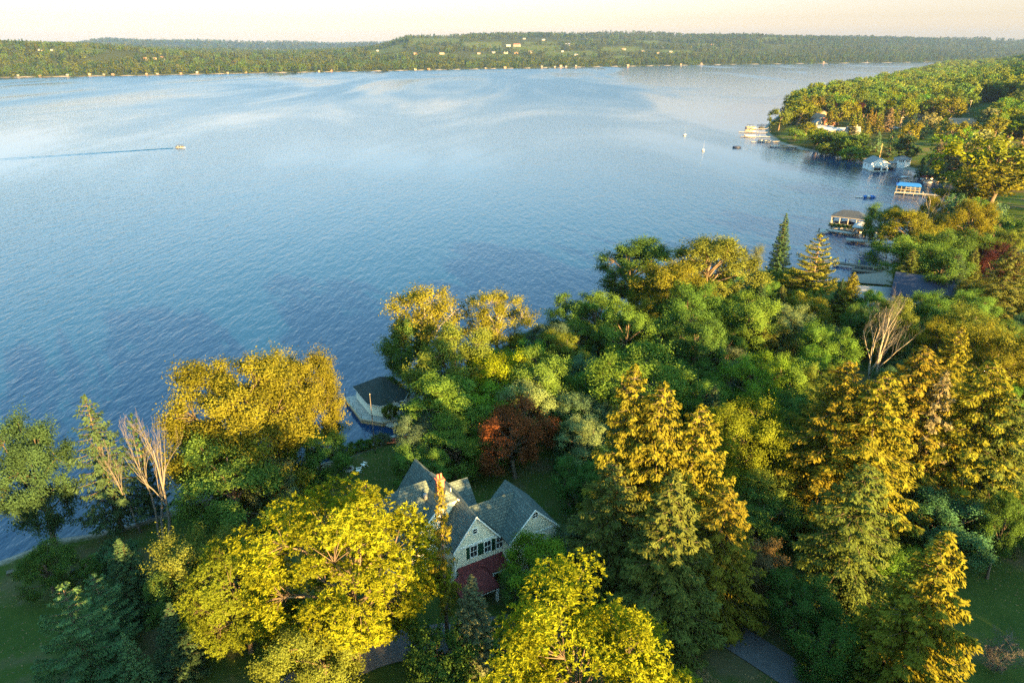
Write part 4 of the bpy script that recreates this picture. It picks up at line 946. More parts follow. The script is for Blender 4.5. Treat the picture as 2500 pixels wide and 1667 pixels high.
# ------------------------------------------------------------------ drive, path
def ribbon(name, label, pts, w, m, up=.10):
    P = np.array(pts, float); t = np.linspace(0, 1, len(P)); tt = np.linspace(0, 1, len(P) * 8)
    X = np.interp(tt, t, P[:, 0]); Y = np.interp(tt, t, P[:, 1])
    for _ in range(10): X[1:-1] = (X[:-2] + X[1:-1] * 2 + X[2:]) / 4; Y[1:-1] = (Y[:-2] + Y[1:-1] * 2 + Y[2:]) / 4
    V_ = []; F_ = []
    for i in range(len(X)):
        a, b_ = max(i - 1, 0), min(i + 1, len(X) - 1); d_ = np.array([X[b_] - X[a], Y[b_] - Y[a]]); d_ /= np.linalg.norm(d_) + 1e-9; n_ = np.array([-d_[1], d_[0]])
        for k in range(5):
            q_ = np.array([X[i], Y[i]]) + n_ * w * (k / 4 - .5); V_.append((q_[0], q_[1], ground(*q_) + up))
    for i in range(len(X) - 1):
        for k in range(4): F_.append((i * 5 + k + 1, i * 5 + k, i * 5 + 5 + k, i * 5 + 6 + k))
    o = link(name, npmesh(name, V_, F_, True), None, m); tag(o, label, None, None, "structure"); return o
simple("asphalt", (.088, .088, .098), .9, .25, 1.2, bump=.3)
simple("path_grey", (.16, .145, .125), .9, .3, 2)
dv = [GT(2050, 1720), GT(1925, 1640), GT(1800, 1560), GT(1690, 1500), (17.5, 62, 0), (14, 67, 0), (9.5, 70.5, 0), (8.6, 75.5, 0)]
ribbon("driveway", "grey asphalt driveway running from the lower right to the house", [d[:2] for d in dv], 4.0, "asphalt", .12)
ribbon("driveway", "asphalt forecourt sweeping past the house front", [(13.5, 66.5), (6, 60), (0, 58.5), (-8, 57), (-15, 55), (-22, 50), (-26, 42)], 5.0, "asphalt", .16)
ribbon("path", "grey stone garden path by the juniper", [tuple(GT(*q)[:2]) for q in ((1225, 1540), (1262, 1575), (1275, 1600))], 1.2, "path_grey", .18)

# ------------------------------------------------------------------ boathouse at the point of the lawn
a_ = math.atan2(-.857, .516)
bh = thing("boathouse", "cream boathouse with dark green hipped roof on a pier", "boathouse", (-31.5, 120.7, 0), a_)
fp = [(.5, .4), (7.8, .4), (9.9, 2.1), (9.9, 6.4), (7.8, 8.1), (.5, 8.1)]
B(MB().extr([A3(x, y, .9) for x, y in fp][::-1], (0, 0, 2.6)), "wall", "siding_cream", bh)
ef = [(0, 0), (8, 0), (10.4, 1.9), (10.4, 6.6), (8, 8.5), (0, 8.5)]; pk = A3(5.4, 4.2, 6.3); r2 = A3(4.0, 4.2, 6.3)
for i in range(6):
    p0, p1 = A3(*ef[i], 3.5), A3(*ef[(i + 1) % 6], 3.5)
    f = [p0, p1, pk] if i in (1, 2, 3) else [p0, p1, pk, r2] if i == 0 else [p0, p1, r2, pk] if i == 4 else [p0, p1, r2]
    B(MB().slab(f, .12), "roof", "green_slate_small", bh)
for i in range(6):
    p0, p1 = A3(*ef[i], 3.3), A3(*ef[(i + 1) % 6], 3.3); MB().extr([p0, p1, p1 + A3(0, 0, .14), p0 + A3(0, 0, .14)], (0.02, .02, 0)).build("fascia", "trim_white", bh)
do = MB().extr([A3(10.0, y, z) for y, z in ((3.2, .9), (5.4, .9), (5.4, 3.3), (4.3, 4.05), (3.2, 3.3))], (.75, 0, 0)).build("entrance_dormer", "trim_white", bh)
for s in (-1, 1):
    f = [A3(11.0, 4.3 + s * 1.45, 3.2), A3(11.0, 4.3, 4.25), A3(7.5, 4.3, 4.25), A3(7.5, 4.3 + s * 1.45, 3.2)]; B(MB().slab(f if s > 0 else f[::-1], .1), "dormer_roof", "green_slate_small", do)
MB().box(10.76, 10.82, 3.9, 4.7, .95, 2.95).build("door", "shutter_green", bh)
for y in (3.5, 5.1): window(bh, 10.755, y, 2.2, .42, .75, n=(1, 0))
dk = thing("boathouse_pier", "grey timber pier wrapping around the cream boathouse", "pier", (-31.5, 120.7, 0), a_)
dp = [(-1.3, -1.5), (8.7, -1.7), (12.0, 1.3), (13.0, 7.5), (10.5, 10.2), (-1.3, 9.6)]
B(MB().extr([A3(x, y, .55) for x, y in dp][::-1], (0, 0, .3)), "deck", "deck_boards", dk)
MB().extr([A3(*(np.array(p) * .985 + [.08, .06]), -1.5) for p in dp][::-1], (0, 0, 2.03)).build("crib_wall", "tan_wood", dk)
for (x, y) in [(-1.1, -1.3), (1.2, -1.38), (3.6, -1.42), (6.0, -1.46), (8.5, -1.5), (10.2, 0.1), (11.7, 1.4)]: MB().bar((x, y, .5), (x, y, 1.9), .05).build("mooring_post", "dark_wood", dk)
for i in range(4): p0, p1 = A3(*dp[i], .86), A3(*dp[i + 1], .86); MB().bar(p0, p1, .09, 4).build("edge_beam", "tan_wood", dk)
put_tree("shrub", -23.0, 113.0, 3.0, 1.5, "olive", "round_bush", "clipped round bush beside the boathouse door", "shrub").location.z = .7
# rocks by the pier and along the left beach
def rock(x, y, z, s, label, grp=None):
    r = np.random.RandomState(int(abs(x * 131 + y * 17)) % 9999); P = sph(60, r); V_ = P * (s * (.75 + .5 * r.rand(60, 1))) * [1, .8, .6]
    import bmesh
    bm = bmesh.new(); [bm.verts.new(v) for v in V_]; h = bmesh.ops.convex_hull(bm, input=bm.verts); bmesh.ops.delete(bm, geom=[g for g in h["geom_interior"] if isinstance(g, bmesh.types.BMVert)], context="VERTS")
    me = bpy.data.meshes.new("rock"); bm.to_mesh(me); bm.free(); o = link("rock", me, None, "stone", (x, y, z)); tag(o, label, "rock", grp)
rr = np.random.RandomState(8)
for i in range(16): rock(-20.6 - 2.6 * rr.rand(), 110.6 + 3.0 * rr.rand(), .25, .35 + .3 * rr.rand(), "grey boulder heaped on the shore beside the boathouse pier", "boulders beside the boathouse pier")
for i in range(7): q = GT(20 + 30 * i + 10 * rr.rand(), 1368 - 9 * i); rock(q[0], q[1], .2, .4 + .4 * rr.rand(), "dark rock on the left beach below the lawn", "rocks on the left beach")
for i in range(10): q = GT(470 + 22 * i, 1238 - 7.5 * i); rock(q[0], q[1], .2, .25 + .3 * rr.rand(), "pale stone on the gravel beach behind the bare trees", "stones on the gravel beach")
# flower border
for i, (px, py) in enumerate([(800, 1112), (822, 1116), (846, 1112), (868, 1104), (890, 1098), (915, 1090), (938, 1082)]):
    q = GT(px, py); put_tree("shrub", q[0], q[1], 1.7, 1.3, ("green", "cream", "olive", "dk", "dk", "olive", "grey")[i], "border_shrub", ("low green shrub at the left end of the waterside flower border", "cream flowering shrub second in the waterside border", "olive shrub third in the waterside border", "dark shrub just left of the tall pole", "dark shrub just right of the tall pole", "olive shrub near the kayaks in the waterside border", "greyish last shrub of the border beside the kayaks")[i], "shrub")
q = GT(916, 1106); fpole = thing("flagpole", "tall thin bare flagpole on the lawn before the boathouse", "flagpole", q)
MB().tube([(0, 0, -.3), (0, 0, 4), (0, 0, 11.3)], [.085, .075, .045], 8).build("pole", "dead_wood", fpole, True); MB().tube([(0, 0, 11.3), (0, 0, 11.42)], [.08, .05], 8).build("finial", "grey_wood", fpole)
def kayak(name, label, x, y, z, rz, L_, m):
    n = 9; V_ = []; F_ = []
    for i in range(n):
        s = i / (n - 1); w_ = .36 * math.sin(math.pi * (s * .96 + .02)) ** .6; zz = .10 * (2 * s - 1) ** 4
        V_ += [(L_ * (s - .5), -w_, .2 + zz), (L_ * (s - .5), -w_ * .6, .02 + zz), (L_ * (s - .5), w_ * .6, .02 + zz), (L_ * (s - .5), w_, .2 + zz), (L_ * (s - .5), 0, .33 + zz)]
    for i in range(n - 1):
        for k in range(5): F_.append((i * 5 + k, i * 5 + (k + 1) % 5, i * 5 + 5 + (k + 1) % 5, i * 5 + 5 + k))
    e = thing(name, label, "kayak", (x, y, z), rz); h = MB().poly(V_, F_); h.F += [(0, 1, 2, 3, 4)[::-1], tuple((n - 1) * 5 + k for k in range(5))]; h.build("hull", m, e, True)
    MB().tube([(.42 * math.cos(a), .21 * math.sin(a), .345) for a in np.linspace(0, 2 * math.pi, 14)], .03, 4).build("cockpit_rim", "black_rubber", e)
q = GT(966, 1078); kayak("kayak", "orange kayak pulled up on the grass by the beach", q[0] + .3, q[1] - .5, q[2] + .1, .25, 4.2, "orange_plastic")
kayak("kayak", "red kayak lying between the orange and white ones", q[0] + .2, q[1] + .5, q[2] + .1, .22, 4.2, "red_paint"); kayak("kayak", "white kayak lying next to the water", q[0], q[1] + 1.5, q[2] + .05, .2, 4.0, "boat_white")
def adirondack(label, x, y, rz, cat="chair"):
    e = thing("lawn_chair", label, cat, (x, y, ground(x, y) + .03), rz); W_ = "trim_white"
    for k in range(5): MB().box(-.28, .28, -.28 + .115 * k, -.18 + .115 * k, .36 - .025 * k, .385 - .025 * k).build("seat_slat", W_, e)
    for k in range(5): a0 = -.27 + .11 * k; hh = 1.02 - .02 * (k - 2) ** 2; MB().extr([(a0, .26, .25), (a0 + .1, .26, .25), (a0 + .1, .58, hh), (a0, .58, hh)], (0, .025, 0)).build("back_slat", W_, e)
    for s in (-1, 1):
        MB().box(s * .36 - .07, s * .36 + .07, -.36, .42, .55, .58).build("arm", W_, e); MB().box(s * .33 - .03, s * .33 + .03, -.33, -.24, -.03, .55).build("leg", W_, e)
        MB().extr([(s * .31 - .02, .62, -.03), (s * .31 - .02, .72, -.03), (s * .31 - .02, -.22, .36), (s * .31 - .02, -.3, .30)], (.04, 0, 0)).build("leg", W_, e)
q = GT(889, 1138); adirondack("white wooden lawn chair farther from the fire pit", q[0], q[1], math.radians(-115)); q = GT(875, 1152); adirondack("white wooden lawn chair nearer the fire pit", q[0], q[1], math.radians(-80))
q = GT(851, 1147); fpit = thing("fire_pit", "round stone fire pit on the lawn beside white chairs", "fire pit", q)
for k in range(12):
    a = k / 12 * 6.283; mb = MB().box(-.2, .2, -.15, .15, -.1, .32); o = mb.build("stone", "stone", fpit); o.location = (.75 * math.cos(a), .75 * math.sin(a), 0); o.rotation_euler = (0, 0, a + 1.57)
MB().tube([(0, 0, -.05), (0, 0, .06)], .66, 14).build("ash_bed", "black_rubber", fpit)
q = GT(37, 1396); e = thing("lounge_chair", "weathered low lounge chair on the left lawn by the water", "chair", (q[0], q[1], q[2] + .02), .6)
MB().box(-.9, .5, -.35, .35, .28, .36).build("seat", "dark_wood", e); MB().extr([(.5, -.35, .3), (.5, .35, .3), (1.05, .35, .95), (1.05, -.35, .95)], (.05, 0, -.05)).build("backrest", "dark_wood", e)
for x in (-.8, .4):
    for y in (-.3, .3): MB().box(x - .04, x + .04, y - .04, y + .04, -.05, .28).build("leg", "dark_wood", e)
q = GT(186, 1410); e = thing("covered_grill", "black covered grill with a white spot beside the arborvitae", "grill", q)
MB().extr([(-.55, -.3, -.1), (.55, -.3, -.1), (.48, -.26, 1.0), (.2, -.22, 1.25), (-.3, -.22, 1.25), (-.48, -.26, 1.0)], (0, .55, 0)).build("cover", "dark_canvas", e); MB().box(-.12, .14, -.36, -.29, .55, .9).build("tag", "trim_white", e)

# ------------------------------------------------------------------ fallen leaves on the grass
simple("litter", (.16, .11, .045), .9, .5, 9)
rl = np.random.RandomState(66); P = []
for L_ in LAWN_NEAR[:6]:
    A_ = np.array(L_); n_ = 1500
    x = rl.uniform(A_[:, 0].min(), A_[:, 0].max(), n_); y = rl.uniform(A_[:, 1].min(), A_[:, 1].max(), n_); k_ = inpoly(x, y, L_) & (vnoise(x, y, 4.5, 21) > .45)
    for a, b_ in zip(x[k_], y[k_]):
        if math.hypot(a - 3, b_ - 71) > 11: P.append((a, b_, ground(a, b_) + .05))
P = np.array(P); v_, f_ = leaves(P, unit(rl.normal(size=P.shape) * .35 + [0, 0, 1]), rl.uniform(.14, .34, len(P)), rl.uniform(.1, .2, len(P)), rl)
tag(link("fallen_leaves", npmesh("fallen_leaves", v_, f_), None, "litter"), "brown fallen leaves scattered over the shaded lawns", None, None, "stuff")
# ------------------------------------------------------------------ boats
def hull(L_, W_, H_, n=9, bow=1.0):
    V_ = []; F_ = []
    for i in range(n):
        s = i / (n - 1); w_ = W_ / 2 * (1 - max(0, (s - .45) / .55) ** 2.2 * bow); w_ = max(w_, .02); sh = H_ * (1 + .25 * s * s)
        x = L_ * (s - .5)
        V_ += [(x, -w_, sh), (x, -w_ * .85, .15 * s * H_), (x, 0, -.15 * H_ + .35 * H_ * s ** 3), (x, w_ * .85, .15 * s * H_), (x, w_, sh)]
    for i in range(n - 1):
        for k in range(4): F_.append((i * 5 + k, i * 5 + k + 1, i * 5 + 6 + k, i * 5 + 5 + k))
        F_.append((i * 5 + 4, i * 5, i * 5 + 5, i * 5 + 9))
    F_.append((4, 3, 2, 1, 0)); F_.append(tuple((n - 1) * 5 + k for k in range(5)))
    return MB().poly(V_, F_)
def pontoon(label, x, y, rz, L_=7.5, top="dark_canvas", side="boat_white", group=None, z=0.0, canopy=True, sc=1.0):
    e = thing("pontoon_boat", label, "boat", (x, y, z), rz, group, (sc, sc, sc)); h = L_ / 2
    for s in (-1, 1): MB().tube([(-h, s * .85, .12), (h - .9, s * .85, .12), (h - .2, s * .85, .25), (h, s * .85, .4)], [.32, .32, .22, .05], 8).build("pontoon_tube", "aluminium", e, True)
    MB().box(-h, h - .3, -1.2, 1.2, .45, .55).build("deck", "boat_grey", e)
    for s in (-1, 1): MB().box(-h + .3, h - .5, s * 1.17 - .03, s * 1.17 + .03, .62, 1.2).build("side_panel", side, e)
    MB().box(h - .56, h - .5, -1.1, -.4, .62, 1.2).box(h - .56, h - .5, .4, 1.1, .62, 1.2).build("front_panel", side, e)
    for s in (-1, 1): MB().box(-h + .6, -h + 2.4, s * .8 - .3, s * .8 + .3, .55, 1.0).build("bench_seat", "tan_canvas", e); MB().box(h - 2.4, h - .9, s * .8 - .3, s * .8 + .3, .55, 1.0).build("bench_seat", "tan_canvas", e)
    MB().box(-.2, .5, .2, .9, .55, 1.45).build("console", "boat_white", e)
    MB().box(-h - .5, -h - .05, -.25, .25, .1, 1.15).build("outboard_motor", "black_rubber", e)
    if canopy:
        cz = 2.45; mb = MB(); n = 6
        for i in range(n): a0, a1 = i / n, (i + 1) / n; f = lambda t: cz + .18 * math.sin(math.pi * t); mb.extr([(-h + .8 + (L_ - 2.2) * a0, -1.25, f(a0)), (-h + .8 + (L_ - 2.2) * a1, -1.25, f(a1)), (-h + .8 + (L_ - 2.2) * a1, 1.25, f(a1)), (-h + .8 + (L_ - 2.2) * a0, 1.25, f(a0))], (0, 0, -.06 if canopy is True else -.34))
        mb.build("canopy", top, e)
        for x_ in (-h + 1.0, h - 1.6):
            for s in (-1, 1): MB().bar((x_ * .6, s * 1.15, 1.15), (x_, s * 1.2, cz), .035, 4).build("canopy_pole", "aluminium", e)
    return e
def runabout(label, x, y, rz, L_=6.0, cover=None, hullm="boat_white", z=0.0, group=None):
    e = thing("motorboat", label, "boat", (x, y, z), rz, group)
    hull(L_, 2.2, .85).build("hull", hullm, e, True)
    if cover:
        n = 7; mb = MB(); prof = []
        V_ = []; F_ = []
        for i in range(n):
            s = i / (n - 1); xx = L_ * (s * .92 - .48); w_ = 1.05 * (1 - max(0, (s - .45) / .55) ** 2.2) + .03; top = .95 + .5 * math.sin(math.pi * min(1, s * 1.1 + .05)); V_ += [(xx, -w_, .85 + .2 * s * s), (xx, 0, top), (xx, w_, .85 + .2 * s * s)]
        for i in range(n - 1): F_ += [(i * 3, i * 3 + 3, i * 3 + 4, i * 3 + 1), (i * 3 + 1, i * 3 + 4, i * 3 + 5, i * 3 + 2)]
        MB().poly(V_, F_).build("boat_cover", cover, e)
    else:
        MB().box(-L_ * .42, L_ * .12, -.8, .8, .86, .90).build("cockpit_floor", "boat_grey", e); MB().extr([(.1 * L_, -.85, .95), (.1 * L_, .85, .95), (.03 * L_, .75, 1.45), (.03 * L_, -.75, 1.45)], (.03, 0, 0)).build("windshield", "glass", e); MB().box(-L_ * .35, -L_ * .25, -.7, .7, .9, 1.25).build("bench_seat", "tan_canvas", e)
    MB().box(-L_ / 2 - .5, -L_ / 2 - .02, -.22, .22, .1, 1.2).build("outboard_motor", "black_rubber", e)
    return e
def sailboat(label, x, y, rz, L_=5.5, mast=7.5):
    e = thing("sailboat", label, "sailboat", (x, y, 0), rz); hull(L_, 1.9, .7).build("hull", "boat_white", e, True)
    MB().box(-L_ * .1, L_ * .22, -.5, .5, .7, 1.05).build("cabin", "boat_white", e); MB().bar((.3, 0, .6), (.3, 0, mast), .035).build("mast", "aluminium", e); MB().bar((.3, 0, 1.5), (-2.3, 0, 1.45), .09).build("boom", "navy", e)
def dock(name, label, pts, w=1.6, z=.8, m="deck_boards", posts=True, cat="dock", group=None, ph=.9, gap=3.2, side="dark_wood"):
    e = thing(name, label, cat, (pts[0][0], pts[0][1], 0), 0, group); o0 = np.array(pts[0][:2])
    for a, b_ in zip(pts[:-1], pts[1:]):
        a = np.array(a[:2]) - o0; b_ = np.array(b_[:2]) - o0; d_ = b_ - a; L_ = np.linalg.norm(d_); d_ /= L_; n_ = np.array([-d_[1], d_[0]])
        c = [a - n_ * w / 2 - d_ * .02, b_ - n_ * w / 2 + d_ * .02, b_ + n_ * w / 2 + d_ * .02, a + n_ * w / 2 - d_ * .02]
        B(MB().extr([A3(*p, z - .12) for p in c][::-1], (0, 0, .12)), "deck", m, e)
        MB().extr([A3(*(p * .999), z - .34) for p in c][::-1], (0, 0, .215)).build("side_beam", side, e)
        if posts:
            for k in range(int(L_ / gap) + 1):
                for s in (-1, 1): q_ = a + d_ * min(L_, k * gap) + n_ * s * (w / 2 + .06); MB().bar((*q_, -1.5), (*q_, z + ph * (k % 2)), .08, 5).build("post", "grey_wood", e)
    return e
def frame3(Apx, Bpx, Cpx, z):
    a, b_, c = G(*Apx, z), G(*Bpx, z), G(*Cpx, z); d_ = (b_ - a)[:2]; w = np.linalg.norm(d_); d_ /= w; n_ = np.array([-d_[1], d_[0]]); l = abs((c - b_)[:2] @ n_)
    return a[:2], math.atan2(d_[1], d_[0]), w, l
def hip(par, w, l, ze, rise, m, ridge=None, ov=.4, trim="far_white"):
    c = [A3(-ov, -ov, ze), A3(w + ov, -ov, ze), A3(w + ov, l + ov, ze), A3(-ov, l + ov, ze)]
    if ridge is None: ridge = max(0, abs(w - l))
    if w >= l: r0, r1 = A3(w / 2 - ridge / 2, l / 2, ze + rise), A3(w / 2 + ridge / 2, l / 2, ze + rise)
    else: r0, r1 = A3(w / 2, l / 2 - ridge / 2, ze + rise), A3(w / 2, l / 2 + ridge / 2, ze + rise)
    fs = ([c[0], c[1], r1, r0], [c[1], c[2], r1], [c[2], c[3], r0, r1], [c[3], c[0], r0]) if w >= l else ([c[0], c[1], r0], [c[1], c[2], r1, r0], [c[2], c[3], r1], [c[3], c[0], r0, r1])
    for f in fs: B(MB().slab(f, .10), "roof", m, par)
    for i in range(4): MB().bar(c[i] - A3(0, 0, .2), c[(i + 1) % 4] - A3(0, 0, .2), .13, 4).build("eave_trim", trim, par)
def posts(par, w, l, z0, z1, nx_, ny_, r=.12, m="far_white"):
    for i in range(nx_):
        for j in range(ny_):
            if 0 < i < nx_ - 1 and 0 < j < ny_ - 1: continue
            x, y = w * i / (nx_ - 1), l * j / (ny_ - 1); MB().box(x - r, x + r, y - r, y + r, z0, z1).build("post", m, par)
# boat shelters in the near cove
o, rz, w, l = frame3((2032, 527), (2113.5, 536), (2143, 531), 4.4)
sh = thing("boat_shelter", "big boat shelter with grey metal hipped roof over the water", "boat shelter", (*o, 0), rz); hip(sh, w, l, 4.4, 2.2, "seam_metal"); posts(sh, w, l, -1, 4.3, 5, 3, .13, "grey_wood")
B(MB().box(-.6, w + .6, -2.4, -.3, .75, 1.0), "deck", "deck_boards", sh); B(MB().box(-.6, w + .6, l - .2, l + 1.6, .75, 1.0), "deck", "deck_boards", sh); MB().box(-.3, w, -.9, -.7, 1.6, 1.75).build("rail", "grey_wood", sh); MB().box(-.3, w, l + .2, l + .35, 1.8, 2.0).build("rail", "grey_wood", sh)
def loc2(o, rz, x, y): return o[0] + x * math.cos(rz) - y * math.sin(rz), o[1] + x * math.sin(rz) + y * math.cos(rz)
q = loc2(o, rz, w * .42, l * .5); runabout("navy covered motorboat under the big boat shelter", *q, rz + math.pi, 8.5, "navy", "navy", .9)
pl = thing("planter_box", "long planter box with shrubs along the shelter dock", "planter", (*loc2(o, rz, w * .5, -3.3), 0), rz); MB().box(-w * .48, w * .38, -.5, .5, .2, 1.1).build("box", "concrete", pl); 
for k in range(7):
    c_ = link("plant", PROTO["shrub"][0], pl); c_.scale = (.42, .42, .3); c_.location = (-w * .44 + k * w * .13, 0, 1.0); c_.color = (*TC["green" if k % 2 else "olive"], 1)
dL, dM, dR = G(1999, 566, 1), G(2018, 557, 1), G(2088, 570, 1); dock("dock", "L shaped grey timber dock left of the shelters", [dL, G(2017, 560, 1), dR], 2.4, 1.0, posts=False, side="grey_wood")
MB_ = thing("dock_light", "dark bollard post at the L shaped dock's end", "post", (*dL[:2], 1.0)); MB().box(-.15, .15, -.15, .15, 0, 1.1).build("post", "dark_wood", MB_); MB().box(-.22, .22, -.22, .22, 1.1, 1.3).build("cap", "black_rubber", MB_)
o2, rz2, w2_, l2_ = frame3((2083.3, 555), (2112.6, 558.5), (2129.6, 550.4), 3.6)
gz = thing("boat_hoist_gazebo", "small gazebo like boat hoist with pale blue roof", "boat shelter", (*o2, 0), rz2); hip(gz, w2_, l2_, 3.7, 1.4, "pale_roof", .6); posts(gz, w2_, l2_, -.5, 3.6, 2, 4, .13)
q = loc2(o2, rz2, w2_ * .5, l2_ * .5); runabout("white boat hanging in the small gazebo hoist", *q, rz2 + math.pi / 2, 5.0, None, "boat_white", 1.1)
dock("dock", "wide grey timber dock in front of the gazebo hoist", [G(2066, 583, 1), G(2150, 592, 1), G(2200, 595, 1)], 3.2, 1.0, posts=False, side="grey_wood"); dock("dock", "grey dock deck behind the gazebo hoist", [G(2128, 577, 1), G(2160, 555, 1)], 3.0, .98, posts=False, side="grey_wood")
# blue canopy
o3, rz3, w3_, l3_ = frame3((2191, 451.8), (2248.4, 456), (2256, 451.5), 4.0); l3_ = max(l3_, 3.6)
bc = thing("boat_shelter", "white framed boat shelter with bright blue canopy roof", "boat shelter", (*o3, 0), rz3); hip(bc, w3_, l3_, 4.0, 1.0, "blue_canvas", w3_ * .8, .3, "blue_canvas"); posts(bc, w3_, l3_, -.5, 3.95, 6, 2, .11); MB().box(0, w3_, -.09, .09, 1.9, 2.15).build("rail", "far_white", bc); MB().box(0, w3_, l3_ - .1, l3_ + .1, 1.95, 2.2).build("rail", "far_white", bc)
q = loc2(o3, rz3, w3_ * .5, l3_ * .5); runabout("dark motorboat hanging under the blue canopy", *q, rz3, 7.5, "dark_canvas", "dark_canvas", .8)
q = loc2(o3, rz3, -.5, -1.2); dock("dock", "long straight grey dock leading past the blue canopy to land", [q, G(2260, 474, .8), G(2375, 487, .8)], 2.0, .85, gap=4)
# boats in the cove
q = G(2209, 443); pontoon("open pontoon boat moored left of the blue canopy", q[0], q[1], .1, 7, "boat_grey")
q = G(2262, 437); pontoon("pontoon boat with maroon cover in the cove", q[0], q[1], .05, 8, "maroon_canvas", "boat_white", canopy=False); 
mcov = MB().extr([(-3.4, -1.25, 1.22), (3.0, -1.25, 1.22), (3.0, 0, 1.75), (-3.4, 0, 1.75)], (0, 0, -.05)).extr([(-3.4, 0, 1.75), (3.0, 0, 1.75), (3.0, 1.25, 1.22), (-3.4, 1.25, 1.22)], (0, 0, -.05)).build("boat_cover", "maroon_canvas", [x for x in COL.objects if x.name.startswith("pontoon_boat") and x.type == "EMPTY"][-1])
q = G(2258, 428); pontoon("pontoon boat farthest in the cove, near the gravel beach", q[0], q[1], .05, 8, "boat_grey", "boat_grey", canopy=False)
q = G(2268, 446); pontoon("white pontoon boat in front of the maroon covered one", q[0], q[1], .05, 7.5, "boat_white", "boat_white", canopy=False)
q = G(2305, 439); runabout("white motorboat with pointed bow at the narrow cove dock", q[0], q[1], .0, 7.0, None)
dock("dock", "narrow pale dock at the head of the cove", [G(2282, 444, .6), G(2345, 441, .6)], 1.0, .6, gap=4)
# inflatable, floats
q = G(2122, 483); e = thing("inflatable_toy", "blue and white inflatable water toy floating off the docks", "inflatable", (q[0], q[1], 0), -.08)
for k, (x0, x1, m_) in enumerate(((-2.6, -1.4, "blue_canvas"), (-1.38, .2, "boat_white"), (.22, 1.6, "blue_canvas"))): MB().tube([(x0, 0, .45), (x0 + .08, 0, .45), (x1 - .08, 0, .45), (x1, 0, .45)], [.55, .75, .75, .55], 10).build("tube_segment", m_, e, True)
MB().tube([(1.6, 0, .45), (3.2, 0, .3)], [.7, .12], 10).build("nose", "blue_canvas", e, True); MB().box(-6.2, -2.7, -.6, .6, .05, .35).build("mat", "boat_white", e)
q = G(1913, 549); e = thing("floating_mat", "small yellow float on the water left of the lone spruce", "float", (q[0], q[1], 0), .2); MB().box(-1.6, 1.6, -.6, .6, -.1, .25).build("body", "yellow_plastic", e); MB().tube([(1.6, -.6, .2), (1.6, .6, .2)], .22, 8).build("pillow", "yellow_plastic", e, True)
q = G(1799, 361); e = thing("swim_raft", "dark blue swim raft anchored off the point", "raft", (q[0], q[1], 0), .1)
MB().tube([(2.6 * math.cos(a), 1.6 * math.sin(a), .45) for a in np.linspace(0, 2 * math.pi, 20)], .6, 8).build("float_ring", "navy", e, True); MB().box(-1.7, 1.7, -1, 1, .3, .7).build("deck", "boat_grey", e)
q = G(2136, 681); e = thing("mooring_buoy", "small dark buoy on the water right of the boat ramp dock", "buoy", (*G(2136, 636)[:2], 0)); MB().tube([(0, 0, -.2), (0, 0, .1), (0, 0, .5), (0, 0, .6)], [.3, .55, .5, .2], 10).build("body", "black_rubber", e, True); MB().tube([(0, 0, .6), (0, 0, .9)], .05, 6).build("handle", "aluminium", e)
q = G(1717, 368); sailboat("small moored sailboat with bare mast, nearer of two", q[0], q[1], 1.2, 4.2, 6.5); q = G(1672, 331); sailboat("small moored sailboat with bare mast, farther of two", q[0], q[1], 1.0, 4.2, 7.5)
# pontoon boat under way and its wake
q = G(441, 361); pontoon("pontoon boat with dark canopy under way on open water", q[0], q[1], .18, 8.5, "dark_canvas", "lit_tan", sc=.72, canopy=2)
wk = []; pe = G(-60, 394); d_ = np.array([q[0] - pe[0], q[1] - pe[1]]); Lw = np.linalg.norm(d_); d_ /= Lw; n_ = np.array([-d_[1], d_[0]]); V_ = []; F_ = []; rr = np.random.RandomState(4)
for s in (-1, 1):
    o0 = len(V_); nn = 90
    for i in range(nn):
        t = i / (nn - 1); c = np.array(q[:2]) - d_ * (5 + t * (Lw - 5)) + n_ * s * (.8 + 3.0 * t); h = .22 * (1 - .5 * t) * (.7 + .6 * rr.rand())
        for k, (u, z) in enumerate(((-1.0, -.03), (-.4, .7), (0, 1), (.4, .7), (1.0, -.03))): V_.append((*(c + n_ * u * (.7 + .9 * t)), h * z if z > 0 else z))
    for i in range(nn - 1):
        for k in range(4): F_.append((o0 + i * 5 + k, o0 + i * 5 + k + 1, o0 + i * 5 + 6 + k, o0 + i * 5 + 5 + k))
tag(link("boat_wake", npmesh("boat_wake", V_, F_, True), None, "water"), "long straight wake behind the pontoon boat", None, None, "stuff")
# boat under the sycamore, beyond the boathouse
q = G(1003, 925); runabout("white and red motorboat moored behind the boathouse", q[0], q[1], 2.2, 6.5, "tan_canvas", "boat_white")
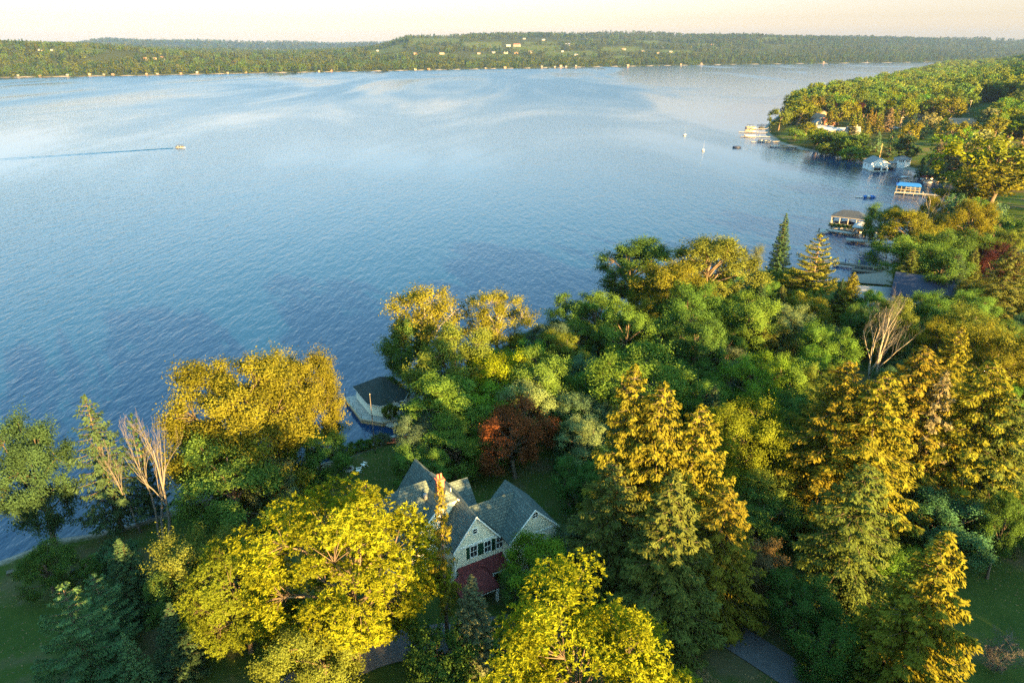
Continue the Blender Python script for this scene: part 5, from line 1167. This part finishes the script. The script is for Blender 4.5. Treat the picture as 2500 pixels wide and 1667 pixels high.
# ------------------------------------------------------------------ simple houses
def cottage(name, label, x, y, rz, w, l, h, rise, wall="siding_white", roof="shingle_grey", z=None, wins=True, cat="house", group=None, chim=False, axis_x=True, dz=0.0):
    """ridge along the local x axis"""
    z = ground(x, y) if z is None else z
    e = thing(name, label, cat, (x, y, z + dz), rz, group)
    B(MB().extr([A3(-w / 2, yy, zz) for yy, zz in ((l / 2, -1.5), (-l / 2, -1.5), (-l / 2, h), (0, h + rise), (l / 2, h))], (w, 0, 0)), "wall", wall, e)
    ov = .45; sl = rise / (l / 2)
    for s in (-1, 1):
        f = [A3(-w / 2 - ov, s * (l / 2 + ov), h - sl * ov + .16), A3(w / 2 + ov, s * (l / 2 + ov), h - sl * ov + .16), A3(w / 2 + ov, .003 * s, h + rise + .16), A3(-w / 2 - ov, .003 * s, h + rise + .16)]
        B(MB().slab(f if s < 0 else f[::-1], .15), "roof", roof, e)
    if wins:
        for s in (-1, 1):
            window(e, s * (w / 2), 0, h * .62, 1.0, 1.2, n=(s, 0), mull=False)
            k = max(2, int(w / 3))
            for i in range(k): window(e, -w / 2 + w * (i + .5) / k, s * (l / 2), h * .58, .9, 1.2, n=(0, s), mull=False)
    if chim: MB().box(w * .2, w * .2 + .9, -.5, .5, h, h + rise + 1.4).build("chimney", "stone", e)
    return e
# white boathouse and pavilion in the cove
o4, rz4, w4_, l4_ = frame3((2124.4, 416.3), (2167, 416.8), (2150, 409), .5); l4_ = 11.0
wb = thing("boathouse", "white boathouse with grey gable roof and two boat bays", "boathouse", (*o4, 0), rz4)
gable_y(wb, w4_ / 2, w4_ / 2, 0, l4_, 4.4, 7.2, "shingle_grey", "siding_white", .4, .5)
B(MB().box(-.3, w4_ + .3, -.35, l4_ + .3, -1.5, .49), "foundation", "concrete", wb)
for x0, x1, zz in ((1.9, 5.7, 3.0), (6.6, 9.0, 2.7)): bay = MB().box(x0, x1, -.06, -.004, .5, zz).build("boat_bay", "black_rubber", wb); MB().box(x0 + .1, x1 - .1, -.12, -.065, zz - 1.0, zz - .08).build("roll_door", "boat_grey", bay); MB().box(x0 - .15, x1 + .15, -.11, -.061, zz, zz + .2).build("lintel", "trim_white", bay)
MB().box(.5, 1.4, -.06, -.004, .5, 2.6).build("door", "boat_grey", wb)
for y in (3.0, 7.5): window(wb, 0, y, 2.6, 1.6, 1.1, n=(-1, 0))
pvx = G(2201, 402, 1.5); pv_ = thing("pavilion", "white octagonal pavilion with a band of windows", "pavilion", (pvx[0], pvx[1], .8), .2); R8 = 4.7
oc = [(R8 * math.cos(a), R8 * math.sin(a)) for a in np.linspace(0, 2 * math.pi, 8, endpoint=False) + .39]
B(MB().extr([A3(x, y, -1) for x, y in oc][::-1], (0, 0, 5.2)), "wall", "siding_white", pv_)
for i in range(8):
    p0, p1 = A3(*oc[i], 4.2) * [1.12, 1.12, 1], A3(*oc[(i + 1) % 8], 4.2) * [1.12, 1.12, 1]; B(MB().slab([p0, p1, A3(0, 0, 6.1)], .1), "roof", "shingle_grey", pv_)
    m_ = (np.array(oc[i]) + np.array(oc[(i + 1) % 8])) / 2; n_ = m_ / np.linalg.norm(m_); t_ = np.array([-n_[1], n_[0]])
    for s in (-.9, .0, .9): window(pv_, *(m_ + t_ * s), 3.2, .65, 1.0, n=tuple(n_), mull=False)
cottage("storage_shed", "dark low shed roof behind the white boathouse", *G(2180, 402, 1.5)[:2], .1, 5, 4, 1.6, .8, "grey_wood", "grey_roof", 1.0, False, "shed")
q = G(2173, 411, .3); runabout("dark boat moored right of the white boathouse", q[0], q[1], 1.4, 6.0, "dark_canvas", "dark_canvas")
q = G(2148, 389, 3); e = thing("flagpole", "slim pole behind the white boathouse roof", "flagpole", (q[0] + 7, q[1] + 14, 1.5)); MB().bar((0, 0, -1), (0, 0, 8.5), .12, 6).build("pole", "tan_wood", e); MB().tube([(0, 0, 8.5), (0, 0, 8.8)], [.2, .1], 6).build("finial", "tan_wood", e)
# village on the point
def at(px, py): q = GT(px, py); return q[0], q[1]
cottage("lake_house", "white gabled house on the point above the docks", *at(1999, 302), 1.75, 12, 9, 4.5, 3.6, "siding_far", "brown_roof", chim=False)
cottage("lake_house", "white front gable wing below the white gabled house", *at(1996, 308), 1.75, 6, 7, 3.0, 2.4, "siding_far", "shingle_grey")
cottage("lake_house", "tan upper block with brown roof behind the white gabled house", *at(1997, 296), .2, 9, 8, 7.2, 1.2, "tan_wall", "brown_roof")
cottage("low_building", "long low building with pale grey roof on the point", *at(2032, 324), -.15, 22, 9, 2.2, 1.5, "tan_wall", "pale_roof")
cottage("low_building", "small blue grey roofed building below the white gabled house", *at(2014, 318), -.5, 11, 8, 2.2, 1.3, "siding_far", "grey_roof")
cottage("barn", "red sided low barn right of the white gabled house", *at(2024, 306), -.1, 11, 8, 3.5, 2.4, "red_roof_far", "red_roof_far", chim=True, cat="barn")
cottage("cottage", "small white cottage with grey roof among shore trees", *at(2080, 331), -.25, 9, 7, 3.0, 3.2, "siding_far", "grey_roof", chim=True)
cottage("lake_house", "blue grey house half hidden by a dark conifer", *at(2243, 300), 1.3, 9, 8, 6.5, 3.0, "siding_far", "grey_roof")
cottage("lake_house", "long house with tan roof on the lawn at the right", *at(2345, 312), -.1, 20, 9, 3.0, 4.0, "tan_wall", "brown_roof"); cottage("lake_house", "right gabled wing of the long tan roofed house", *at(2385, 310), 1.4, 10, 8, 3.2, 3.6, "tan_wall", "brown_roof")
def car(label, x, y, rz, m="boat_white"):
    e = thing("parked_car", label, "car", (x, y, ground(x, y) + .05), rz)
    MB().extr([(-2.2, -.88, .35), (2.2, -.88, .35), (2.2, -.88, .8), (1.2, -.88, .95), (.5, -.88, 1.5), (-1.4, -.88, 1.5), (-2.1, -.88, .95)], (0, 1.76, 0)).build("body", m, e); MB().box(-1.3, .45, -.9, .9, 1.0, 1.4).build("side_window", "glass", e)
    for x_ in (-1.35, 1.35):
        for s in (-1, 1): MB().tube([(x_, s * .78, .33), (x_, s * .92, .33)], .33, 10).build("wheel", "black_rubber", e)
car("white car parked beside the tall pale trunk", *at(2174, 316), .1); car("silver car parked right of the white car", *at(2187, 315), .15, "boat_grey")
def upole(label, px, py, h):
    x, y = at(px, py); e = thing("utility_pole", label, "utility pole", (x, y, ground(x, y))); MB().tube([(0, 0, -1), (0, 0, h)], [.26, .18], 6).build("pole", "pale_bark", e); MB().box(-1.2, 1.2, -.08, .08, h - .9, h - .7).build("crossarm", "grey_wood", e)
upole("pale utility pole standing on the lawn of the point", 2197, 322, 11); upole("pale utility pole beside the mown field", 2364, 279, 12)
# docks and boats at the point
for lab, a, b_, wd in (("longest dock at the point, with pontoon boats alongside", (1804, 321.5), (1882, 323.5), 1.8), ("dock below the longest dock at the point", (1808, 333), (1880, 333.5), 1.2), ("thin dock with boat lift near the lawn of the point", (1834, 346), (1906, 345), 1.2),
                   ("lowest thin dock at the point's gravel shore", (1878, 357.5), (1946, 359), 1.2), ("farthest short dock at the tip of the point", (1850, 304.5), (1884, 303), 1.2), ("short dark dock just behind the pontoon boats", (1832, 314), (1880, 314.5), 1.4)):
    dock("dock", lab, [G(*a, .7), G(*b_, .7)], wd, .7, gap=5)
for lab, px, py, top, side, cn in (("pontoon boat with sunlit tan top at the longest dock", 1832, 321, "tan_canvas", "tan_canvas", True), ("pontoon boat moored behind the sunlit tan one", 1833, 313, "dark_canvas", "tan_canvas", True), ("pontoon boat with black top at the second dock", 1831, 334, "dark_canvas", "boat_white", True), ("pontoon boat with dark canopy on the lift by the lawn", 1866, 346, "dark_canvas", "boat_white", True)):
    q = G(px, py); pontoon(lab, q[0], q[1], .05, 8.5, top, side, sc=1.05)
q = G(1893, 358.5); runabout("white motorboat at the lowest dock of the point", q[0], q[1], .1, 7, None)
q = G(1860, 313); runabout("dark covered boat beside the short dark dock", q[0], q[1], .1, 5, "dark_canvas", "dark_canvas")
# ------------------------------------------------------------------ seawall, ramp and docks by the navy roofed house
dock("dock", "tan sunlit timber dock running out from the seawall", [G(1846, 655, .9), G(1900, 677, .9), G(1966, 697, .9)], 2.0, .9, "tan_wood", gap=5)
e = thing("seawall", "pale concrete seawall edging the lawn by the spruce", "seawall", (0, 0, 0)); mb = MB()
sw = [G(1825, 706, 0), G(1862, 700, 0), G(1900, 694, 0), G(1960, 692, 0)]
for a, b_ in zip(sw[:-1], sw[1:]): d_ = unit(np.array([-(b_ - a)[1], (b_ - a)[0], 0])) * .5; mb.extr([a - d_ + [0, 0, -1], b_ - d_ + [0, 0, -1], b_ + d_ + [0, 0, -1], a + d_ + [0, 0, -1]][::-1], (0, 0, 1.9))
mb.build("wall", "concrete", e)
q = G(1862, 688); e = thing("boat_lift", "dark steel boat lift frame beside the tan dock", "boat lift", (q[0], q[1], 0), .3)
for x in (-2.4, 2.4):
    for y in (-1.4, 1.4): MB().bar((x, y, -1), (x, y, 2.6), .07).build("upright", "navy", e)
for y in (-1.4, 1.4): MB().bar((-2.4, y, 1.0), (2.4, y, 1.0), .07).bar((-2.4, y, 2.5), (2.4, y, .9), .05).build("beam", "navy", e)
q = G(1888, 686); e = thing("dock_railing", "dark metal railing frame standing in the water by the seawall", "railing", (q[0], q[1], 0), .25)
for k in range(6): MB().bar((-2.5 + k, 0, -1), (-2.5 + k, 0, 1.5), .05).build("post", "navy", e)
MB().bar((-2.5, 0, 1.5), (2.5, 0, 1.5), .05).build("rail", "navy", e)
dock("dock", "upper dark dock at the boat ramp, with people on it", [G(2036, 640, .9), G(2100, 648, .9), G(2190, 658, .9)], 2.2, .9, "dark_wood", gap=6); dock("dock", "lower dark dock at the boat ramp", [G(2080, 657, .8), G(2190, 670, .8)], 2.4, .8, "dark_wood", gap=6)
rp = [G(2082, 671, .02), G(2180, 676, .02), GT(2180, 700), GT(2100, 694)]; rp = [A3(p[0], p[1], max(.05, ground(p[0], p[1])) + .12 + .1 * i) for i, p in zip((0, 0, 3, 3), rp)]
tag(link("boat_ramp", npmesh("boat_ramp", rp, [(0, 1, 2, 3)]), None, "path_grey"), "grey boat ramp sloping into the water", None, None, "structure")
x, y = at(2255, 752)
cottage("lake_house", "house with dark navy roof among the shore trees", x, y, -.55, 15, 10, 4.0, 4.2, "siding_far", "navy", chim=True); cottage("lake_house", "low grey roofed wing left of the navy roofed house", *at(2165, 742), -.2, 16, 8, 2.6, 1.8, "siding_far", "grey_roof")
q = (13.7, 139.5); e = thing("lake_gazebo", "dark roofed pavilion on posts at the water's edge", "gazebo", (*q, .5)); rf = [(2.6 * math.cos(a), 2.6 * math.sin(a)) for a in np.linspace(0, 2 * math.pi, 6, endpoint=False)]
for i in range(6): p0, p1 = A3(*rf[i], 3.0), A3(*rf[(i + 1) % 6], 3.0); B(MB().slab([p0, p1, A3(0, 0, 5.0)], .1), "roof", "dark_wood", e); MB().bar((rf[i][0] * .85, rf[i][1] * .85, -1.5), (rf[i][0] * .85, rf[i][1] * .85, 3.0), .09).build("post", "dark_wood", e)
MB().extr([A3(*p, 0) * .95 for p in rf][::-1], (0, 0, .2)).build("floor", "grey_wood", e)
# ------------------------------------------------------------------ people on the dock
def person(label, x, y, z, rz, top, legs, arm=.15):
    J = dict(pel=(0, 0, .95), ch=(0, .02, 1.32), nk=(0, .01, 1.50), hd=(0, 0, 1.66), tp=(0, 0, 1.78), hl=(-.1, 0, .9), kl=(-.11, -.03, .5), fl=(-.12, .02, .08), tl=(-.13, -.14, .04), hr=(.1, 0, .9), kr=(.11, -.02, .5), fr=(.12, .03, .08), tr=(.13, -.13, .04), sl=(-.19, .02, 1.42), el=(-.27, .03, 1.14), wl=(-.28, -arm, .9), gl=(-.28, -arm - .04, .8), sr=(.19, .02, 1.42), er=(.27, .04, 1.14), wr=(.27, -arm, .92), gr=(.27, -arm - .04, .82))
    rad = dict(pel=.16, ch=.17, nk=.06, hd=.10, tp=.07, hl=.10, kl=.07, fl=.05, tl=.045, hr=.10, kr=.07, fr=.05, tr=.045, sl=.07, el=.05, wl=.035, gl=.04, sr=.07, er=.05, wr=.035, gr=.04)
    ed = "pel-ch ch-nk nk-hd hd-tp pel-hl hl-kl kl-fl fl-tl pel-hr hr-kr kr-fr fr-tr ch-sl sl-el el-wl wl-gl ch-sr sr-er er-wr wr-gr".split()
    ks = list(J); me = bpy.data.meshes.new("body"); me.from_pydata([J[k] for k in ks], [tuple(ks.index(a) for a in e_.split("-")) for e_ in ed], []); me.skin_vertices.new() if hasattr(me.skin_vertices, "new") else None
    e = thing("person", label, "person", (x, y, z), rz); o = link("body", me, e, top)
    md = o.modifiers.new("skin", "SKIN"); o.modifiers.new("sub", "SUBSURF").render_levels = 1
    sv = me.skin_vertices[0].data
    for i, k in enumerate(ks): sv[i].radius = (rad[k], rad[k]); sv[i].use_root = k == "pel"
    MB().tube([(0, .02, 1.5), (0, .03, 1.62), (0, .03, 1.75), (0, .02, 1.8)], [.07, .115, .115, .05], 8).build("hair", "dark_wood", e, True)
    MB().tube([(0, -.0, .62), (0, 0, .8), (0, 0, 1.0)], [.2, .2, .185], 10).build("shorts", legs, e, True)
for lab, px, py, top, legs in (("person in dark blue standing on the boat ramp dock", 2063, 643, "cloth_blue", "cloth_blue"), ("person in pale grey beside the one in dark blue", 2071, 644, "cloth_grey", "cloth_grey"), ("person in lime shirt farther along the boat ramp dock", 2096, 647, "cloth_lime", "cloth_blue")):
    q = G(px, py, .9); person(lab, q[0], q[1], .9, rt.uniform(0, 6), top, legs)
# ------------------------------------------------------------------ houses on the opposite shore: (picture x, y of the foot, width, colour, label)
def far_at(px, py):
    d = ray(px, py); t0 = None
    for Yd in np.linspace(1500, 9000, 1500):
        t = Yd / d[1]; x, z = d[0] * t, CAM_H + d[2] * t
        g = ground(x, Yd)
        if g > .3 and z < g: return x, Yd
    return None
FARH = [
 (352,148,16,"siding_far","red_roof_far","large pale house with red roof on the far left hillside"),
 (378,146,9,"tan_wall","brown_roof","sunlit house with tan front right of the red roofed one"),
 (397,143,9,"siding_far","red_roof_far","house standing highest of the hillside cluster"),
 (401,149,9,"siding_far","pale_roof","white house under the highest of the hillside cluster"),
 (434,149,8,"siding_far","pale_roof","white house at the right end of the hillside cluster"),
 (99,126,10,"siding_far","grey_roof","pale house high on the far left hill"),(128,125,8,"siding_far","grey_roof","second pale house high on the far left hill"),
 (1241,115,12,"siding_far","pale_roof","white farmhouse left of the red barn on the far hill"),(1262,115,18,"siding_far","red_roof_far","long white and red barn on the far hill"),
 (1280,97,7,"siding_far","pale_roof","white house near the far hill's crest"),(1327,100,8,"siding_far","pale_roof","white house near the crest right of the long barn"),
 (1386,112,14,"siding_far","pale_roof","wide white house alone on the far slope"),(1432,98,6,"siding_far","pale_roof","small white house near the far crest at the middle"),
 (1079,134,12,"siding_far","brown_roof","pale house at the field's lower edge on the far slope"),(1015,134,10,"tan_wall","brown_roof","tan house among trees left on the far slope"),
 (1169,133,8,"siding_far","brown_roof","small pale house mid slope across the lake"),(1205,131,9,"siding_far","pale_roof","white house left of the cluster mid slope"),
 (1234,132,12,"siding_far","grey_roof","bright white house in the mid slope cluster"),(1260,132,10,"tan_wall","brown_roof","tan house right of the bright white one"),
 (1295,131,14,"siding_far","brown_roof","two gabled white house on the green far slope"),(1373,128,7,"siding_far","pale_roof","small white house right of the two gabled one"),
 (1406,137,11,"siding_far","pale_roof","white house lowest on the green far slope"),(1523,123,10,"siding_far","red_roof_far","pale house by the small far green field"),
 (1570,127,8,"siding_far","pale_roof","white house right of the small far field"),(1637,129,8,"siding_far","pale_roof","white house on the far slope towards the right"),
 (1605,132,8,"siding_far","brown_roof","pale house below the right far houses"),(1618,118,7,"siding_far","pale_roof","white house above the right far houses"),
 (1738,112,10,"siding_far","red_roof_far","pale house high on the distant right slope"),(2170,100,8,"siding_far","pale_roof","white farm building high on the most distant slope"),(2218,101,8,"siding_far","pale_roof","second white farm building on the most distant slope"),
 (922,126,6,"siding_far","pale_roof","tiny white house where the far valley opens"),(655,121,6,"siding_far","pale_roof","tiny white house in the far valley gap"),
]
for px, py, w, wall, roof, lab in FARH:
    q = far_at(px, py)
    if q is None: continue
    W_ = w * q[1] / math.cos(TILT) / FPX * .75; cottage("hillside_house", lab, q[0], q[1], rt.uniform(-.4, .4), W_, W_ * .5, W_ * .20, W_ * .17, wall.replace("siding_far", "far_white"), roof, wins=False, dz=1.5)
rr = np.random.RandomState(15)
SH = [28,60,82,150,205,240,262,300,345,372,395,430,445,470,505,545,565,590,640,700,745,770,800,830,1007,1040,1120,1180,1228,1262,1290,1318,1335,1350,1365,1378,1402,1440,1452,1460,1480,1530,1600,1660,1710,1930,2010,2115]
for px in SH:
    py = np.interp(px, [0, 300, 700, 1000, 1400, 1800, 2300], [190, 186, 178, 173, 165, 158, 152]); q = G(px, py)
    if rr.rand() < .45: continue
    n_ = np.array([.45, .9]); x, y = q[0] + n_[0] * 16, q[1] + n_[1] * 16; s = rr.uniform(3.5, 6) * (1 if px < 900 else 1.3)
    cottage("shore_cottage", "tiny lakeside cottage on the opposite shore line", x, y, rr.uniform(-.3, .3), s, s * .7, s * .35, s * .25, ("far_tan", "brown_roof", "far_tan", "red_roof_far", "far_white")[rr.randint(5)], ("brown_roof", "grey_roof", "pale_roof")[rr.randint(3)], wins=False, group="tiny cottages along the opposite shore", dz=1.0)
for px in range(20, 1700, 47):
    py = np.interp(px, [0, 300, 700, 1000, 1400, 1800, 2300], [190, 186, 178, 173, 165, 158, 152]); q = G(px + rr.uniform(-12, 12), py)
    e = thing("far_dock", "tiny dock at the opposite shore line", "dock", (q[0] - 4, q[1] - 10, 0), rr.uniform(.9, 1.3), "tiny docks along the opposite shore"); MB().box(-8, 10, -.8, .8, .3, .9).build("deck", "dark_wood", e)
q = far_at(1825, 88)
if q: e = thing("radio_mast", "hair thin radio mast on the far right skyline", "mast", (*q, ground(*q))); MB().tube([(0, 0, 0), (0, 0, 110)], [1.3, .8], 4).build("mast", "boat_grey", e); MB().box(-2, 2, -2, 2, -1, 4).build("base", "concrete", e)
